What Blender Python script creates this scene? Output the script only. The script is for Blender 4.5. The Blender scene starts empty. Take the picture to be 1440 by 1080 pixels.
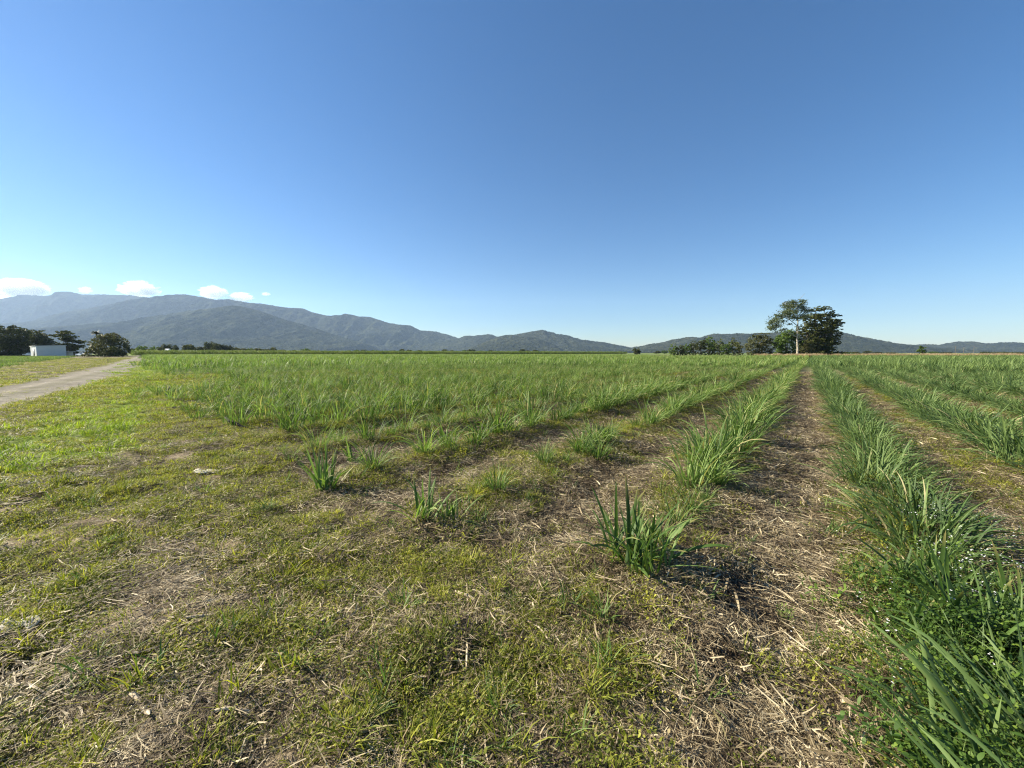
import bpy, math, random
import numpy as np
from mathutils import Vector
random.seed(7); rng = np.random.default_rng(7)
S = bpy.context.scene; COL = S.collection
# ------------------------------------------------------------------ camera
F = 541.0; CAMH = 1.5; YH = 496.0
PITCH = math.atan((540-YH)/F); CP, SP = math.cos(PITCH), math.sin(PITCH)
cam = bpy.data.objects.new('camera', bpy.data.cameras.new('camera')); COL.objects.link(cam)
cam.data.sensor_width = 36; cam.data.lens = 36*F/1440
cam.data.clip_start = 0.05; cam.data.clip_end = 60000
cam.location = (0, 0, CAMH); cam.rotation_euler = (math.pi/2-PITCH, 0, 0)
S.camera = cam
# ------------------------------------------------------------------ light
SUN_AZ = math.radians(-80)      # from +Y (view direction), negative = left
SUN_EL = math.radians(31)
sd = Vector((math.sin(SUN_AZ)*math.cos(SUN_EL), math.cos(SUN_AZ)*math.cos(SUN_EL), math.sin(SUN_EL)))
w = bpy.data.worlds.new('World'); S.world = w; w.use_nodes = True
nt = w.node_tree; bg = nt.nodes['Background']
sky = nt.nodes.new('ShaderNodeTexSky'); sky.sky_type = 'NISHITA'; sky.sun_disc = False
sky.sun_elevation = SUN_EL; sky.sun_rotation = SUN_AZ
sky.altitude = 0; sky.air_density = 1.0; sky.dust_density = 0.12; sky.ozone_density = 4.0
hs = nt.nodes.new('ShaderNodeHueSaturation'); hs.inputs['Saturation'].default_value = 1.25; hs.inputs['Hue'].default_value = .503; nt.links.new(sky.outputs[0], hs.inputs['Color']); nt.links.new(hs.outputs[0], bg.inputs[0]); bg.inputs[1].default_value = 0.05
sl = bpy.data.lights.new('sun', 'SUN'); sl.energy = 5.0; sl.angle = math.radians(0.5); sl.color = (1.0, 0.91, 0.72)
so = bpy.data.objects.new('sun', sl); COL.objects.link(so); so.rotation_euler = (-sd).to_track_quat('-Z', 'Y').to_euler(); so.location = (0, 0, 50)
S.view_settings.view_transform = 'Standard'; S.view_settings.look = 'None'
S.view_settings.exposure = 1.52; S.view_settings.gamma = 1
S.cycles.use_denoising = True; S.cycles.denoiser = 'OPENIMAGEDENOISE'; S.cycles.denoising_prefilter = 'NONE'; S.cycles.denoising_input_passes = 'RGB_ALBEDO_NORMAL'; S.cycles.adaptive_threshold = .006; S.cycles.pixel_filter_type = 'BLACKMAN_HARRIS'; S.cycles.filter_width = 1.15
S.cycles.max_bounces = 6; S.cycles.diffuse_bounces = 2; S.cycles.transmission_bounces = 4; S.cycles.volume_bounces = 3
S.cycles.transparent_max_bounces = 8
# ------------------------------------------------------------------ maths
def P(x, y, D):
    """point at forward distance D that the pixel (x, y) of the 1440 frame looks at"""
    du = 540-y; Y = F*CP+du*SP; Z = -F*SP+du*CP
    return Vector(((x-720)*D/Y, D, CAMH+Z*D/Y))
def G(x, y):
    du = 540-y; Y = F*CP+du*SP; Z = -F*SP+du*CP; t = -CAMH/Z
    return ((x-720)*t, Y*t)
def GN_(pts): return np.array([G(*p) for p in pts])
RA = math.atan((1140-720)/(F*CP+(540-YH)*SP))
UX, UY = math.sin(RA), math.cos(RA)
def lat(X, Y): return X*UY-Y*UX
def alo(X, Y): return X*UX+Y*UY
def XY(la, al): return la*UY+al*UX, -la*UX+al*UY
def sstep(a, b, x):
    t = np.clip((x-a)/(b-a), 0, 1); return t*t*(3-2*t)
def _h(i, j, s):
    n = (i.astype(np.int64)*374761393+j.astype(np.int64)*668265263+s*974634777) & 0xffffffff
    n = ((n ^ (n >> 13))*1274126177) & 0xffffffff
    return ((n ^ (n >> 16)) & 0xffff)/65535.0
def vn(x, y, s=0):
    x = np.asarray(x, float); y = np.asarray(y, float)
    i = np.floor(x); j = np.floor(y); fx = x-i; fy = y-j
    fx = fx*fx*(3-2*fx); fy = fy*fy*(3-2*fy)
    a = _h(i, j, s); b = _h(i+1, j, s); c = _h(i, j+1, s); d = _h(i+1, j+1, s)
    return (a*(1-fx)+b*fx)*(1-fy)+(c*(1-fx)+d*fx)*fy
def fbm(x, y, s=0, o=4, g=0.5):
    t = 0; a = 1; n = 0
    for k in range(o):
        t = t+a*vn(x*2**k+k*17.3, y*2**k-k*9.1, s+k); n += a; a *= g
    return t/n
# ------------------------------------------------------------------ field layout (row coordinates)
ROWS = [0.74-1.64*k for k in range(-70, 175)]
def row_start(la):
    return np.interp(la, [-300, -56, -20.6, -15.5, -9, -4.15, -2.5, -0.9, -0.3, 0.2], [48, 11, 5, 4, 2.8, 1.9, 2.05, 2.25, 1.5, -12])
def far_limit(X, Y):
    return np.interp(X/np.maximum(Y, .01)*F+720, [200, 500, 860, 930, 1440, 2500], [196, 230, 215, 128, 122, 110])
def rag(la): return (vn(np.asarray(la, float)*.55, np.asarray(la, float)*0, 41)-.5)*np.clip(-np.asarray(la, float)-7, 0, 12)*.45
def in_field(X, Y):
    return (alo(X, Y) > row_start(lat(X, Y))+rag(lat(X, Y))) & (Y < far_limit(X, Y))
RE = [-300, 18, 27, 39.6, 68, 95, 160, 232, 330]
RLO = [-6, -2.3, -1.1, 0.0, 2.4, 3.3, 4.3, 5.2, 6]
RHI = [-8, -4.6, -4.1, -3.3, -1.9, -1.2, 1.2, 3.2, 4.6]
def road(X, Y):
    s = (Y-X)*.70711; p = (X+Y)*.70711
    wob = (vn(s*.5, s*0, 3)-.5)*.35
    return s, p, np.interp(s, RE, RLO)+wob, np.interp(s, RE, RHI)+wob
LUSH = GN_([(0, 655), (100, 600), (190, 560), (215, 520), (222, 508)])
BARE = [(45, 762, 95, 20), (150, 735, 80, 9), (20, 860, 50, 8), (265, 645, 32, 10), (285, 668, 30, 9), (255, 622, 20, 7), (505, 728, 62, 13), (420, 745, 40, 8),
        (240, 836, 42, 5), (160, 870, 60, 16), (60, 1000, 60, 16), (230, 1010, 60, 14), (420, 960, 50, 25), (640, 620, 60, 6), (870, 705, 45, 10)]
_B = []
for (x, y, rx, ry) in BARE:
    c = np.array(G(x, y)); ex = (np.array(G(x+rx, y))-c); ey = np.array(G(x, y-ry))-c
    _B.append((c, np.linalg.inv(np.array([ex, ey]).T)))
GRASSY = [(300, 910, 110, 35), (720, 970, 200, 75), (560, 1010, 160, 60), (800, 850, 90, 40), (560, 800, 130, 30), (120, 700, 120, 18), (160, 795, 120, 22), (330, 730, 90, 30), (420, 800, 70, 22), (860, 930, 80, 50), (600, 770, 100, 25), (60, 830, 90, 22),(450,870,60,20)]
_GR = []
for (x, y, rx, ry) in GRASSY:
    c = np.array(G(x, y)); ex = (np.array(G(x+rx, y))-c); ey = np.array(G(x, y-ry))-c
    _GR.append((c, np.linalg.inv(np.array([ex, ey]).T)))
def blobs(lst, X, Y):
    m = np.zeros_like(X)
    jx = (fbm(X*2.1, Y*2.1, 51, 3)-.5)*1.1; jy = (fbm(X*2.1, Y*2.1, 57, 3)-.5)*1.1
    for c, M in lst:
        dx = X-c[0]; dy = Y-c[1]
        a = M[0, 0]*dx+M[0, 1]*dy+jx; b = M[1, 0]*dx+M[1, 1]*dy+jy
        m = np.maximum(m, 1-sstep(.5, 1.15, np.sqrt(a*a+b*b)))
    return m
def zones(X, Y):
    """grass cover, straw cover, road, lush strip, all 0..1"""
    X = np.asarray(X, float); Y = np.asarray(Y, float)
    la = lat(X, Y); al = alo(X, Y); s, p, lo, hi = road(X, Y); r = np.hypot(X, Y)
    rd = (sstep(lo+.3, lo-.3, p))*(sstep(hi-.3, hi+.3, p))*(s > 5)
    fld = sstep(-.5, .6, al-row_start(la)-rag(la))
    rowd = np.abs((la-0.74+.82) % 1.64-.82)            # distance to nearest row line
    n1 = fbm(p*1.1, s*.35, 11, 4); n2 = fbm(X*1.3, Y*1.3, 21, 4); n3 = fbm(X*5, Y*5, 31, 3)
    head = sstep(.44, .55, .36*n1+.30*n2+.34*n3+.05)
    dl = np.full(X.shape, 1e9)
    for k in range(len(LUSH)-1):
        a, b = LUSH[k], LUSH[k+1]; d = b-a
        t = np.clip(((X-a[0])*d[0]+(Y-a[1])*d[1])/(d@d), 0, 1)
        dl = np.minimum(dl, np.hypot(X-a[0]-t*d[0], Y-a[1]-t*d[1])/(1+.02*r))
    lush = sstep(1.5, .4, dl+(n2-.5)*2.2)*(1-fld)
    lush = np.maximum(lush, sstep(lo+2.5+.04*s, lo+1.2, p)*sstep(lo+.4, lo+.9, p)*(1-fld)*sstep(20, 40, s))
    # furrows: straw; closer to the rows some weeds
    leftmix = sstep(-5, -8, la)                        # rows further left stand in grass
    furrow_weed = sstep(.45, .7, n2*.6+n3*.4+.16*leftmix+.07*sstep(-1.8, -2.6, la)+.06*(la > 1.5)+.10*sstep(.35, .1, rowd))
    g = head*(1-fld)+furrow_weed*fld
    near = sstep(2.6, .8, al)*sstep(-3.2, -1.5, la)
    cen = blobs(_GR, X, Y); bare = blobs(_B, X, Y)
    g = np.maximum(g, cen*sstep(.22, .45, n3*.5+n2*.5)); g = np.maximum(g, near*sstep(.35, .6, n3*.4+n1*.6)*.8*sstep(-.1, -.8, la))
    g = np.maximum(g, lush)*(1-.93*bare)*(1-rd)
    g = g*np.where((la > -.85+.25) & (la < .74-.5) & (al > 0), .22+.75*sstep(4, 1.4, al)*sstep(.35, .6, n3), 1)
    st = fld*(1-.55*leftmix)*(1-.6*g)
    st = np.maximum(st, (.08+.42*sstep(.45, .62, n2*.5+n3*.5))*(1-fld)*(1-.85*lush)*sstep(26, 8, r)*(1-.4*g))
    st = np.maximum(st, near*(1-.92*cen)*(.3+.5*sstep(.4, .6, n2)))*(1-.75*cen*sstep(.3,.5,g))*(1-rd)*(1-.85*bare)
    return dict(g=g, st=st, rd=rd, lush=lush, fld=fld, rowd=rowd, la=la, al=al, bare=bare, s=s, p=p, lo=lo, hi=hi, r=r, left=leftmix)
def gh(X, Y):
    X = np.asarray(X, float); Y = np.asarray(Y, float)
    r = np.hypot(X, Y); la = lat(X, Y); al = alo(X, Y)
    fld = sstep(-1.0, .8, al-row_start(la)); rowd = np.abs((la-0.74+.82) % 1.64-.82)
    fade = sstep(70, 20, r)
    h = .05*np.cos(rowd/.82*math.pi)*fld*fade
    h = h+(fbm(X*.35, Y*.35, 5, 3)-.5)*.16*sstep(1, 6, r)*fade+(fbm(X*2.2, Y*2.2, 6, 4)-.5)*.115*sstep(60, 8, r)
    h = h+(fbm(X*7, Y*7, 8, 3)-.5)*.085*sstep(20, 6, r)*(1-.75*blobs(_B, X, Y))
    s, p, lo, hi = road(X, Y)
    rd = sstep(lo+.5, lo-.2, p)*sstep(hi-.5, hi+.2, p)*(s > 5)
    rut = .05*np.exp(-((p-lo+.65)/.28)**2)+.05*np.exp(-((p-hi-.65)/.28)**2)
    return h*(1-rd*.8)-rd*rut*fade
# ------------------------------------------------------------------ mesh + material helpers
def mk_mesh(name, V, Fq, attrs=None, smooth=False, mat=None):
    me = bpy.data.meshes.new(name); V = np.asarray(V, np.float32); Fq = np.asarray(Fq, np.int32)
    me.vertices.add(len(V)); me.vertices.foreach_set('co', V.ravel())
    k = Fq.shape[1]; me.loops.add(Fq.size); me.loops.foreach_set('vertex_index', Fq.ravel())
    me.polygons.add(len(Fq)); me.polygons.foreach_set('loop_start', np.arange(0, Fq.size, k, dtype=np.int32))
    try: me.polygons.foreach_set('loop_total', np.full(len(Fq), k, np.int32))
    except Exception: pass
    if smooth: me.polygons.foreach_set('use_smooth', np.ones(len(Fq), bool))
    me.update(calc_edges=True)
    for n, a in (attrs or {}).items():
        at = me.attributes.new(n, 'FLOAT', 'POINT'); at.data.foreach_set('value', np.asarray(a, np.float32).ravel())
    if mat: me.materials.append(mat)
    return me
def link(name, me, parent=None, loc=None, **props):
    o = bpy.data.objects.new(name, me); COL.objects.link(o)
    if parent: o.parent = parent
    if loc is not None: o.location = loc
    for k, v in props.items(): o[k] = v
    return o
def empty(name, loc, **props): return link(name, None, None, loc, **props)
class NT:
    def __init__(s, name):
        s.m = bpy.data.materials.new(name); s.m.use_nodes = True; s.t = s.m.node_tree; s.t.nodes.clear()
        s.out = s.t.nodes.new('ShaderNodeOutputMaterial')
    def n(s, typ, ins=None, **kw):
        nd = s.t.nodes.new('ShaderNode'+typ)
        for k, v in kw.items(): setattr(nd, k, v)
        for k, v in (ins or {}).items():
            if isinstance(v, bpy.types.NodeSocket): s.t.links.new(v, nd.inputs[k])
            else: nd.inputs[k].default_value = v
        return nd
    def noise(s, scale, detail=4, vec=None, rough=.55):
        if vec is None: vec = s.n('NewGeometry').outputs['Position']
        return s.n('TexNoise', {'Vector': vec, 'Scale': scale, 'Detail': detail, 'Roughness': rough}).outputs['Fac']
    def ramp(s, fac, stops, interp='LINEAR'):
        nd = s.n('ValToRGB', {'Fac': fac}); cr = nd.color_ramp; cr.interpolation = interp
        while len(cr.elements) < len(stops): cr.elements.new(.5)
        for e, (p, c) in zip(cr.elements, stops): e.position = p; e.color = (*c, 1) if len(c) == 3 else c
        return nd.outputs['Color']
    def mix(s, f, a, b, mode='MIX'):
        nd = s.n('Mix', data_type='RGBA', blend_type=mode)
        for k, v in ((0, f), (6, a), (7, b)):
            if isinstance(v, bpy.types.NodeSocket): s.t.links.new(v, nd.inputs[k])
            else: nd.inputs[k].default_value = v if k == 0 else (*v, 1)
        return nd.outputs[2]
    def math(s, op, a, b=0.0, c=None):
        d = {0: a, 1: b}
        if c is not None: d[2] = c
        return s.n('Math', d, operation=op).outputs[0]
    def attr(s, name): return s.n('Attribute', attribute_name=name).outputs['Fac']
    def end(s, sh): s.t.links.new(sh, s.out.inputs['Surface']); return s.m
def leaf_mat(name, stops, trans=.35, tcol=(1.25, 1.3, .55), rough=.55, dry=None, nscale=1.2, spec=.25, tipdry=None):
    m = NT(name)
    r = m.attr('rnd'); oi = m.n('ObjectInfo').outputs['Random']
    ns = m.noise(nscale, 3)
    f = m.math('ADD', m.math('MULTIPLY', r, .45), m.math('ADD', m.math('MULTIPLY', oi, .25), m.math('MULTIPLY', m.math('SUBTRACT', ns, .3), .75)))
    c = m.ramp(f, stops)
    if dry:
        c = m.mix(m.ramp(r, [(dry[1], (0, 0, 0)), (min(dry[1]+.02, 1), (1, 1, 1))]), c, dry[0])
    if tipdry:
        tt = m.attr('t'); tf = m.math('MULTIPLY', m.ramp(tt, [(.72, (0, 0, 0)), (1, (1, 1, 1))]), m.math('GREATER_THAN', m.math('FRACT', m.math('MULTIPLY', r, 7.3)), .55))
        c = m.mix(tf, c, tipdry)
    bs = m.n('BsdfPrincipled', {'Base Color': c, 'Roughness': rough, 'Specular IOR Level': spec})
    tc = m.mix(1.0, c, tcol, 'MULTIPLY')
    tr = m.n('BsdfTranslucent', {'Color': tc})
    mx = m.n('MixShader', {0: trans, 1: bs.outputs[0], 2: tr.outputs[0]})
    return m.end(mx.outputs[0])
def plain_mat(name, stops, scale=5, rough=.8, bump=0, bscale=30, metal=0, spec=.3, det=5):
    m = NT(name); c = m.ramp(m.noise(scale, det), stops)
    bs = m.n('BsdfPrincipled', {'Base Color': c, 'Roughness': rough, 'Specular IOR Level': spec, 'Metallic': metal})
    if bump:
        b = m.n('Bump', {'Strength': 1.0, 'Distance': bump, 'Height': m.noise(bscale, 4)}); m.t.links.new(b.outputs[0], bs.inputs['Normal'])
    return m.end(bs.outputs[0])
# ------------------------------------------------------------------ plant mesh builders
def blades(base, az, L, W, tilt, droop, seg=6, across=2, pw=1.5, rnd=None, twist=None, fold=.25, taper='leaf', side=None):
    n = len(L); t = np.linspace(0, 1, seg+1)[None, :]
    th = tilt[:, None]+droop[:, None]*t**pw
    ds = (L/seg)[:, None]
    sx = np.sin(th)*ds; sz = np.cos(th)*ds
    rx = np.concatenate([np.zeros((n, 1)), np.cumsum((sx[:, :-1]+sx[:, 1:])/2, 1)], 1)
    rz = np.concatenate([np.zeros((n, 1)), np.cumsum((sz[:, :-1]+sz[:, 1:])/2, 1)], 1)
    sc = np.zeros_like(rx)
    if side is not None: sc = side[:, None]*(t**2)*L[:, None]
    ca, sa = np.cos(az)[:, None], np.sin(az)[:, None]
    px = base[:, 0:1]+rx*ca-sc*sa; py = base[:, 1:2]+rx*sa+sc*ca; pz = base[:, 2:3]+rz
    if taper == 'leaf': wp = np.minimum(.35+t*3.2, 1)*np.sqrt(np.clip(1-t**2.2, 0, 1))+.02
    elif taper == 'strip': wp = np.ones_like(t)*np.minimum(1, (1.02-t)*6)
    else: wp = np.sin(np.clip(t*.94+.06, 0, 1)*math.pi)**.8+.03
    hw = W[:, None]*.5*wp
    tw = (twist[:, None]*t) if twist is not None else 0*t
    # width direction: horizontal perpendicular rotated by twist towards the blade normal
    nx, nz = np.cos(th), -np.sin(th)
    wx = -sa*np.cos(tw)+ca*nx*np.sin(tw); wy = ca*np.cos(tw)+sa*nx*np.sin(tw); wz = nz*np.sin(tw)
    cols = []
    if across == 2:
        for sg in (-1, 1): cols.append(np.stack([px+sg*hw*wx, py+sg*hw*wy, pz+sg*hw*wz], -1))
    else:
        fx, fy, fz = ca*nx, sa*nx, nz
        for sg in (-1, 0, 1):
            k = (-fold*hw if sg == 0 else 0)
            cols.append(np.stack([px+sg*hw*wx+k*fx, py+sg*hw*wy+k*fy, pz+sg*hw*wz+k*fz], -1))
    A = len(cols); V = np.stack(cols, 2).reshape(-1, 3)      # n, seg+1, A
    i0 = (np.arange(n)[:, None, None]*(seg+1)+np.arange(seg)[None, :, None])*A+np.arange(A-1)[None, None, :]
    Fq = np.stack([i0, i0+1, i0+1+A, i0+A], -1).reshape(-1, 4)
    if rnd is None: rnd = rng.random(n)
    R = np.repeat(rnd, (seg+1)*A); T = np.tile(np.repeat(t[0], A), n)
    return V, Fq, R, T
def cat(parts):
    V = []; Fq = []; R = []; T = []; o = 0
    for v, f, r, t in parts: V.append(v); Fq.append(f+o); R.append(r); T.append(t); o += len(v)
    return np.concatenate(V), np.concatenate(Fq), np.concatenate(R), np.concatenate(T)
def U(a, b, n): return rng.uniform(a, b, n)
def disc(n, r):
    a = U(0, 6.2832, n); q = r*np.sqrt(rng.random(n)); return np.stack([q*np.cos(a), q*np.sin(a), np.zeros(n)], 1)
def bl_mesh(name, parts, mat, smooth=True):
    V, Fq, R, T = cat(parts); return mk_mesh(name, V, Fq, {'rnd': R, 't': T}, smooth, mat)
def ovals(c, az, L, W, tilt, rnd=None, droop=None):
    n = len(L); return blades(c, az, L, W, tilt, droop if droop is not None else U(.1, .7, n), 4, 2, 1, rnd, taper='oval', twist=U(-.4, .4, n))
# ------------------------------------------------------------------ scatter (stuff only)
def scatter(name, pts, rot, scl, protos, idx=None, **props):
    n = len(pts)
    me = bpy.data.meshes.new(name); me.vertices.add(n); me.vertices.foreach_set('co', np.asarray(pts, np.float32).ravel())
    a = me.attributes.new('rot', 'FLOAT_VECTOR', 'POINT'); a.data.foreach_set('vector', np.asarray(rot, np.float32).ravel())
    scl = np.asarray(scl, np.float32)
    if scl.ndim == 1: scl = np.repeat(scl[:, None], 3, 1)
    a = me.attributes.new('scl', 'FLOAT_VECTOR', 'POINT'); a.data.foreach_set('vector', scl.ravel())
    if idx is None: idx = rng.integers(0, len(protos), n)
    a = me.attributes.new('idx', 'INT', 'POINT'); a.data.foreach_set('value', np.asarray(idx, np.int32))
    o = link(name, me, kind='stuff', **props)
    g = bpy.data.node_groups.new(name, 'GeometryNodeTree')
    g.interface.new_socket('Geometry', in_out='INPUT', socket_type='NodeSocketGeometry')
    g.interface.new_socket('Geometry', in_out='OUTPUT', socket_type='NodeSocketGeometry')
    N = g.nodes; L = g.links; gi = N.new('NodeGroupInput'); go = N.new('NodeGroupOutput')
    iop = N.new('GeometryNodeInstanceOnPoints'); L.new(gi.outputs[0], iop.inputs['Points'])
    jg = N.new('GeometryNodeGeometryToInstance')
    for p in reversed(protos):                       # a multi-input socket lists its links last first
        oi = N.new('GeometryNodeObjectInfo'); oi.inputs['Object'].default_value = p; oi.transform_space = 'ORIGINAL'
        oi.inputs['As Instance'].default_value = False
        L.new(oi.outputs['Geometry'], jg.inputs[0])
    L.new(jg.outputs[0], iop.inputs['Instance']); iop.inputs['Pick Instance'].default_value = True
    for nm, dt, sk in (('rot', 'FLOAT_VECTOR', 'Rotation'), ('scl', 'FLOAT_VECTOR', 'Scale'), ('idx', 'INT', 'Instance Index')):
        na = N.new('GeometryNodeInputNamedAttribute'); na.data_type = dt; na.inputs['Name'].default_value = nm
        src = [s for s in na.outputs if s.enabled and s.name == 'Attribute'][0]
        L.new(src, iop.inputs[sk])
    L.new(iop.outputs[0], go.inputs[0])
    md = o.modifiers.new('scatter', 'NODES'); md.node_group = g
    return o
def proto(me): return bpy.data.objects.new(me.name, me)      # source mesh for a stuff scatter, never linked
def sample(n, r0, r1, k, amax=84):
    n = int(n*amax/58)
    """polar samples in the view wedge with area density falling as r^-k"""
    u = rng.random(n); e = 2-k
    r = (r0**e+u*(r1**e-r0**e))**(1/e) if abs(e) > 1e-6 else r0*(r1/r0)**u
    a = np.radians(U(-amax, amax, n)); return r*np.sin(a), r*np.cos(a)
def vis(X, Y, m=1.12): return (Y > -.8) & (np.abs(X) < Y*m*1.331+3.6)      # a few metres more than the photograph shows, so a step aside still finds plants
def zrot(n, tl=.12): return np.stack([U(-tl, tl, n), U(-tl, tl, n), U(0, 6.2832, n)], 1)

# ================================================================== GROUND
def ground():
    az = np.concatenate([np.radians(np.linspace(-62, 62, 560)), np.radians(np.linspace(66, 294, 58))])
    r = [.35]
    while r[-1] < 24000: r.append(r[-1]*(1.0135 if r[-1] < 40 else (1.05 if r[-1] < 400 else 1.2)))
    r = np.array(r); A, R = np.meshgrid(az, r); X = R*np.sin(A); Y = R*np.cos(A)
    Z = gh(X, Y); z = zones(X, Y); n = len(az); m = len(r)
    i, j = np.meshgrid(np.arange(m-1), np.arange(n), indexing='ij'); j2 = (j+1) % n
    Fq = np.stack([i*n+j, (i+1)*n+j, (i+1)*n+j2, i*n+j2], -1).reshape(-1, 4)
    # fill the hole under the camera
    V = np.stack([X, Y, Z], -1).reshape(-1, 3); V = np.concatenate([V, [[0, 0, float(Z[0].mean())]]]); c = len(V)-1
    g = {k: np.append(z[k].ravel(), .3) for k in ('g', 'st', 'rd', 'lush', 'bare')}
    sgm = np.clip((z['p']-z['lo'])/np.minimum(z['hi']-z['lo'], -.5), 0, 1).ravel(); g['mid'] = np.append(np.exp(-((sgm-.5)/.13)**2)+np.exp(-(sgm/.12)**2)+np.exp(-((1-sgm)/.12)**2), 0)
    ff = (in_field(X, Y)*1.0).ravel(); g['fld'] = np.append(ff, 0)
    m_ = NT('soil and turf'); geo = m_.n('NewGeometry').outputs['Position']
    big = m_.noise(.5, 5); mid = m_.noise(4, 5); fine = m_.noise(45, 4); tiny = m_.noise(170, 3)
    soil = m_.ramp(m_.math('ADD', m_.math('MULTIPLY', mid, .5), m_.math('MULTIPLY', fine, .5)), [(.3, (.11, .085, .055)), (.5, (.24, .19, .125)), (.7, (.42, .35, .245))])
    straw = m_.ramp(m_.math('ADD', m_.math('MULTIPLY', fine, .6), m_.math('MULTIPLY', tiny, .4)), [(.33, (.05, .036, .024)), (.5, (.19, .145, .095)), (.68, (.44, .36, .245))])
    turf = m_.ramp(m_.math('ADD', m_.math('MULTIPLY', mid, .5), m_.math('MULTIPLY', fine, .5)), [(.3, (.028, .022, .013)), (.5, (.07, .060, .028)), (.7, (.15, .135, .055))])
    lush = m_.ramp(m_.math('ADD', m_.math('MULTIPLY', mid, .5), m_.math('MULTIPLY', fine, .5)), [(.3, (.08, .12, .015)), (.7, (.20, .26, .03))])
    rdc = m_.ramp(m_.math('ADD', m_.math('MULTIPLY', big, .3), m_.math('ADD', m_.math('MULTIPLY', mid, .3), m_.math('MULTIPLY', fine, .4))), [(.36, (.10, .088, .07)), (.5, (.22, .195, .155)), (.62, (.36, .33, .27))])
    cane = m_.ramp(mid, [(.3, (.035, .065, .015)), (.7, (.09, .15, .03))])
    c_ = m_.mix(m_.attr('st'), soil, straw); c_ = m_.mix(m_.attr('g'), c_, turf); c_ = m_.mix(m_.attr('lush'), c_, lush)
    dist = m_.n('VectorMath', {0: geo}, operation='LENGTH').outputs['Value']
    c_ = m_.mix(m_.math('MULTIPLY', m_.attr('fld'), m_.n('MapRange', {'Value': dist, 1: 30, 2: 60}).outputs[0]), c_, cane)
    plain = m_.ramp(m_.noise(.006, 4), [(.35, (.07, .11, .03)), (.5, (.14, .17, .05)), (.62, (.10, .14, .035))])
    c_ = m_.mix(m_.n('MapRange', {'Value': dist, 1: 200, 2: 320}).outputs[0], c_, plain)
    rdc = m_.mix(m_.math('MULTIPLY', m_.attr('mid'), m_.ramp(m_.noise(1.5, 5), [(.35, (.2, .2, .2)), (.6, (.85, .85, .85))])), rdc, (.12, .115, .07))
    c_ = m_.mix(m_.attr('rd'), c_, rdc)
    bs = m_.n('BsdfPrincipled', {'Base Color': c_, 'Roughness': .95, 'Specular IOR Level': .1})
    hgt = m_.math('ADD', m_.math('MULTIPLY', fine, .6), m_.math('MULTIPLY', tiny, .3))
    b = m_.n('Bump', {'Strength': .9, 'Distance': .03, 'Height': hgt}); m_.t.links.new(b.outputs[0], bs.inputs['Normal'])
    mat = m_.end(bs.outputs[0])
    me = mk_mesh('ground', V, Fq, g, True, mat)
    import bmesh
    bm = bmesh.new(); bm.from_mesh(me); bm.verts.ensure_lookup_table()
    for k in range(n): bm.faces.new((bm.verts[c], bm.verts[k], bm.verts[(k+1) % n]))
    bmesh.ops.recalc_face_normals(bm, faces=bm.faces[-n:]); bm.to_mesh(me); bm.free()
    link('ground', me, kind='structure')
ground()

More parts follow.
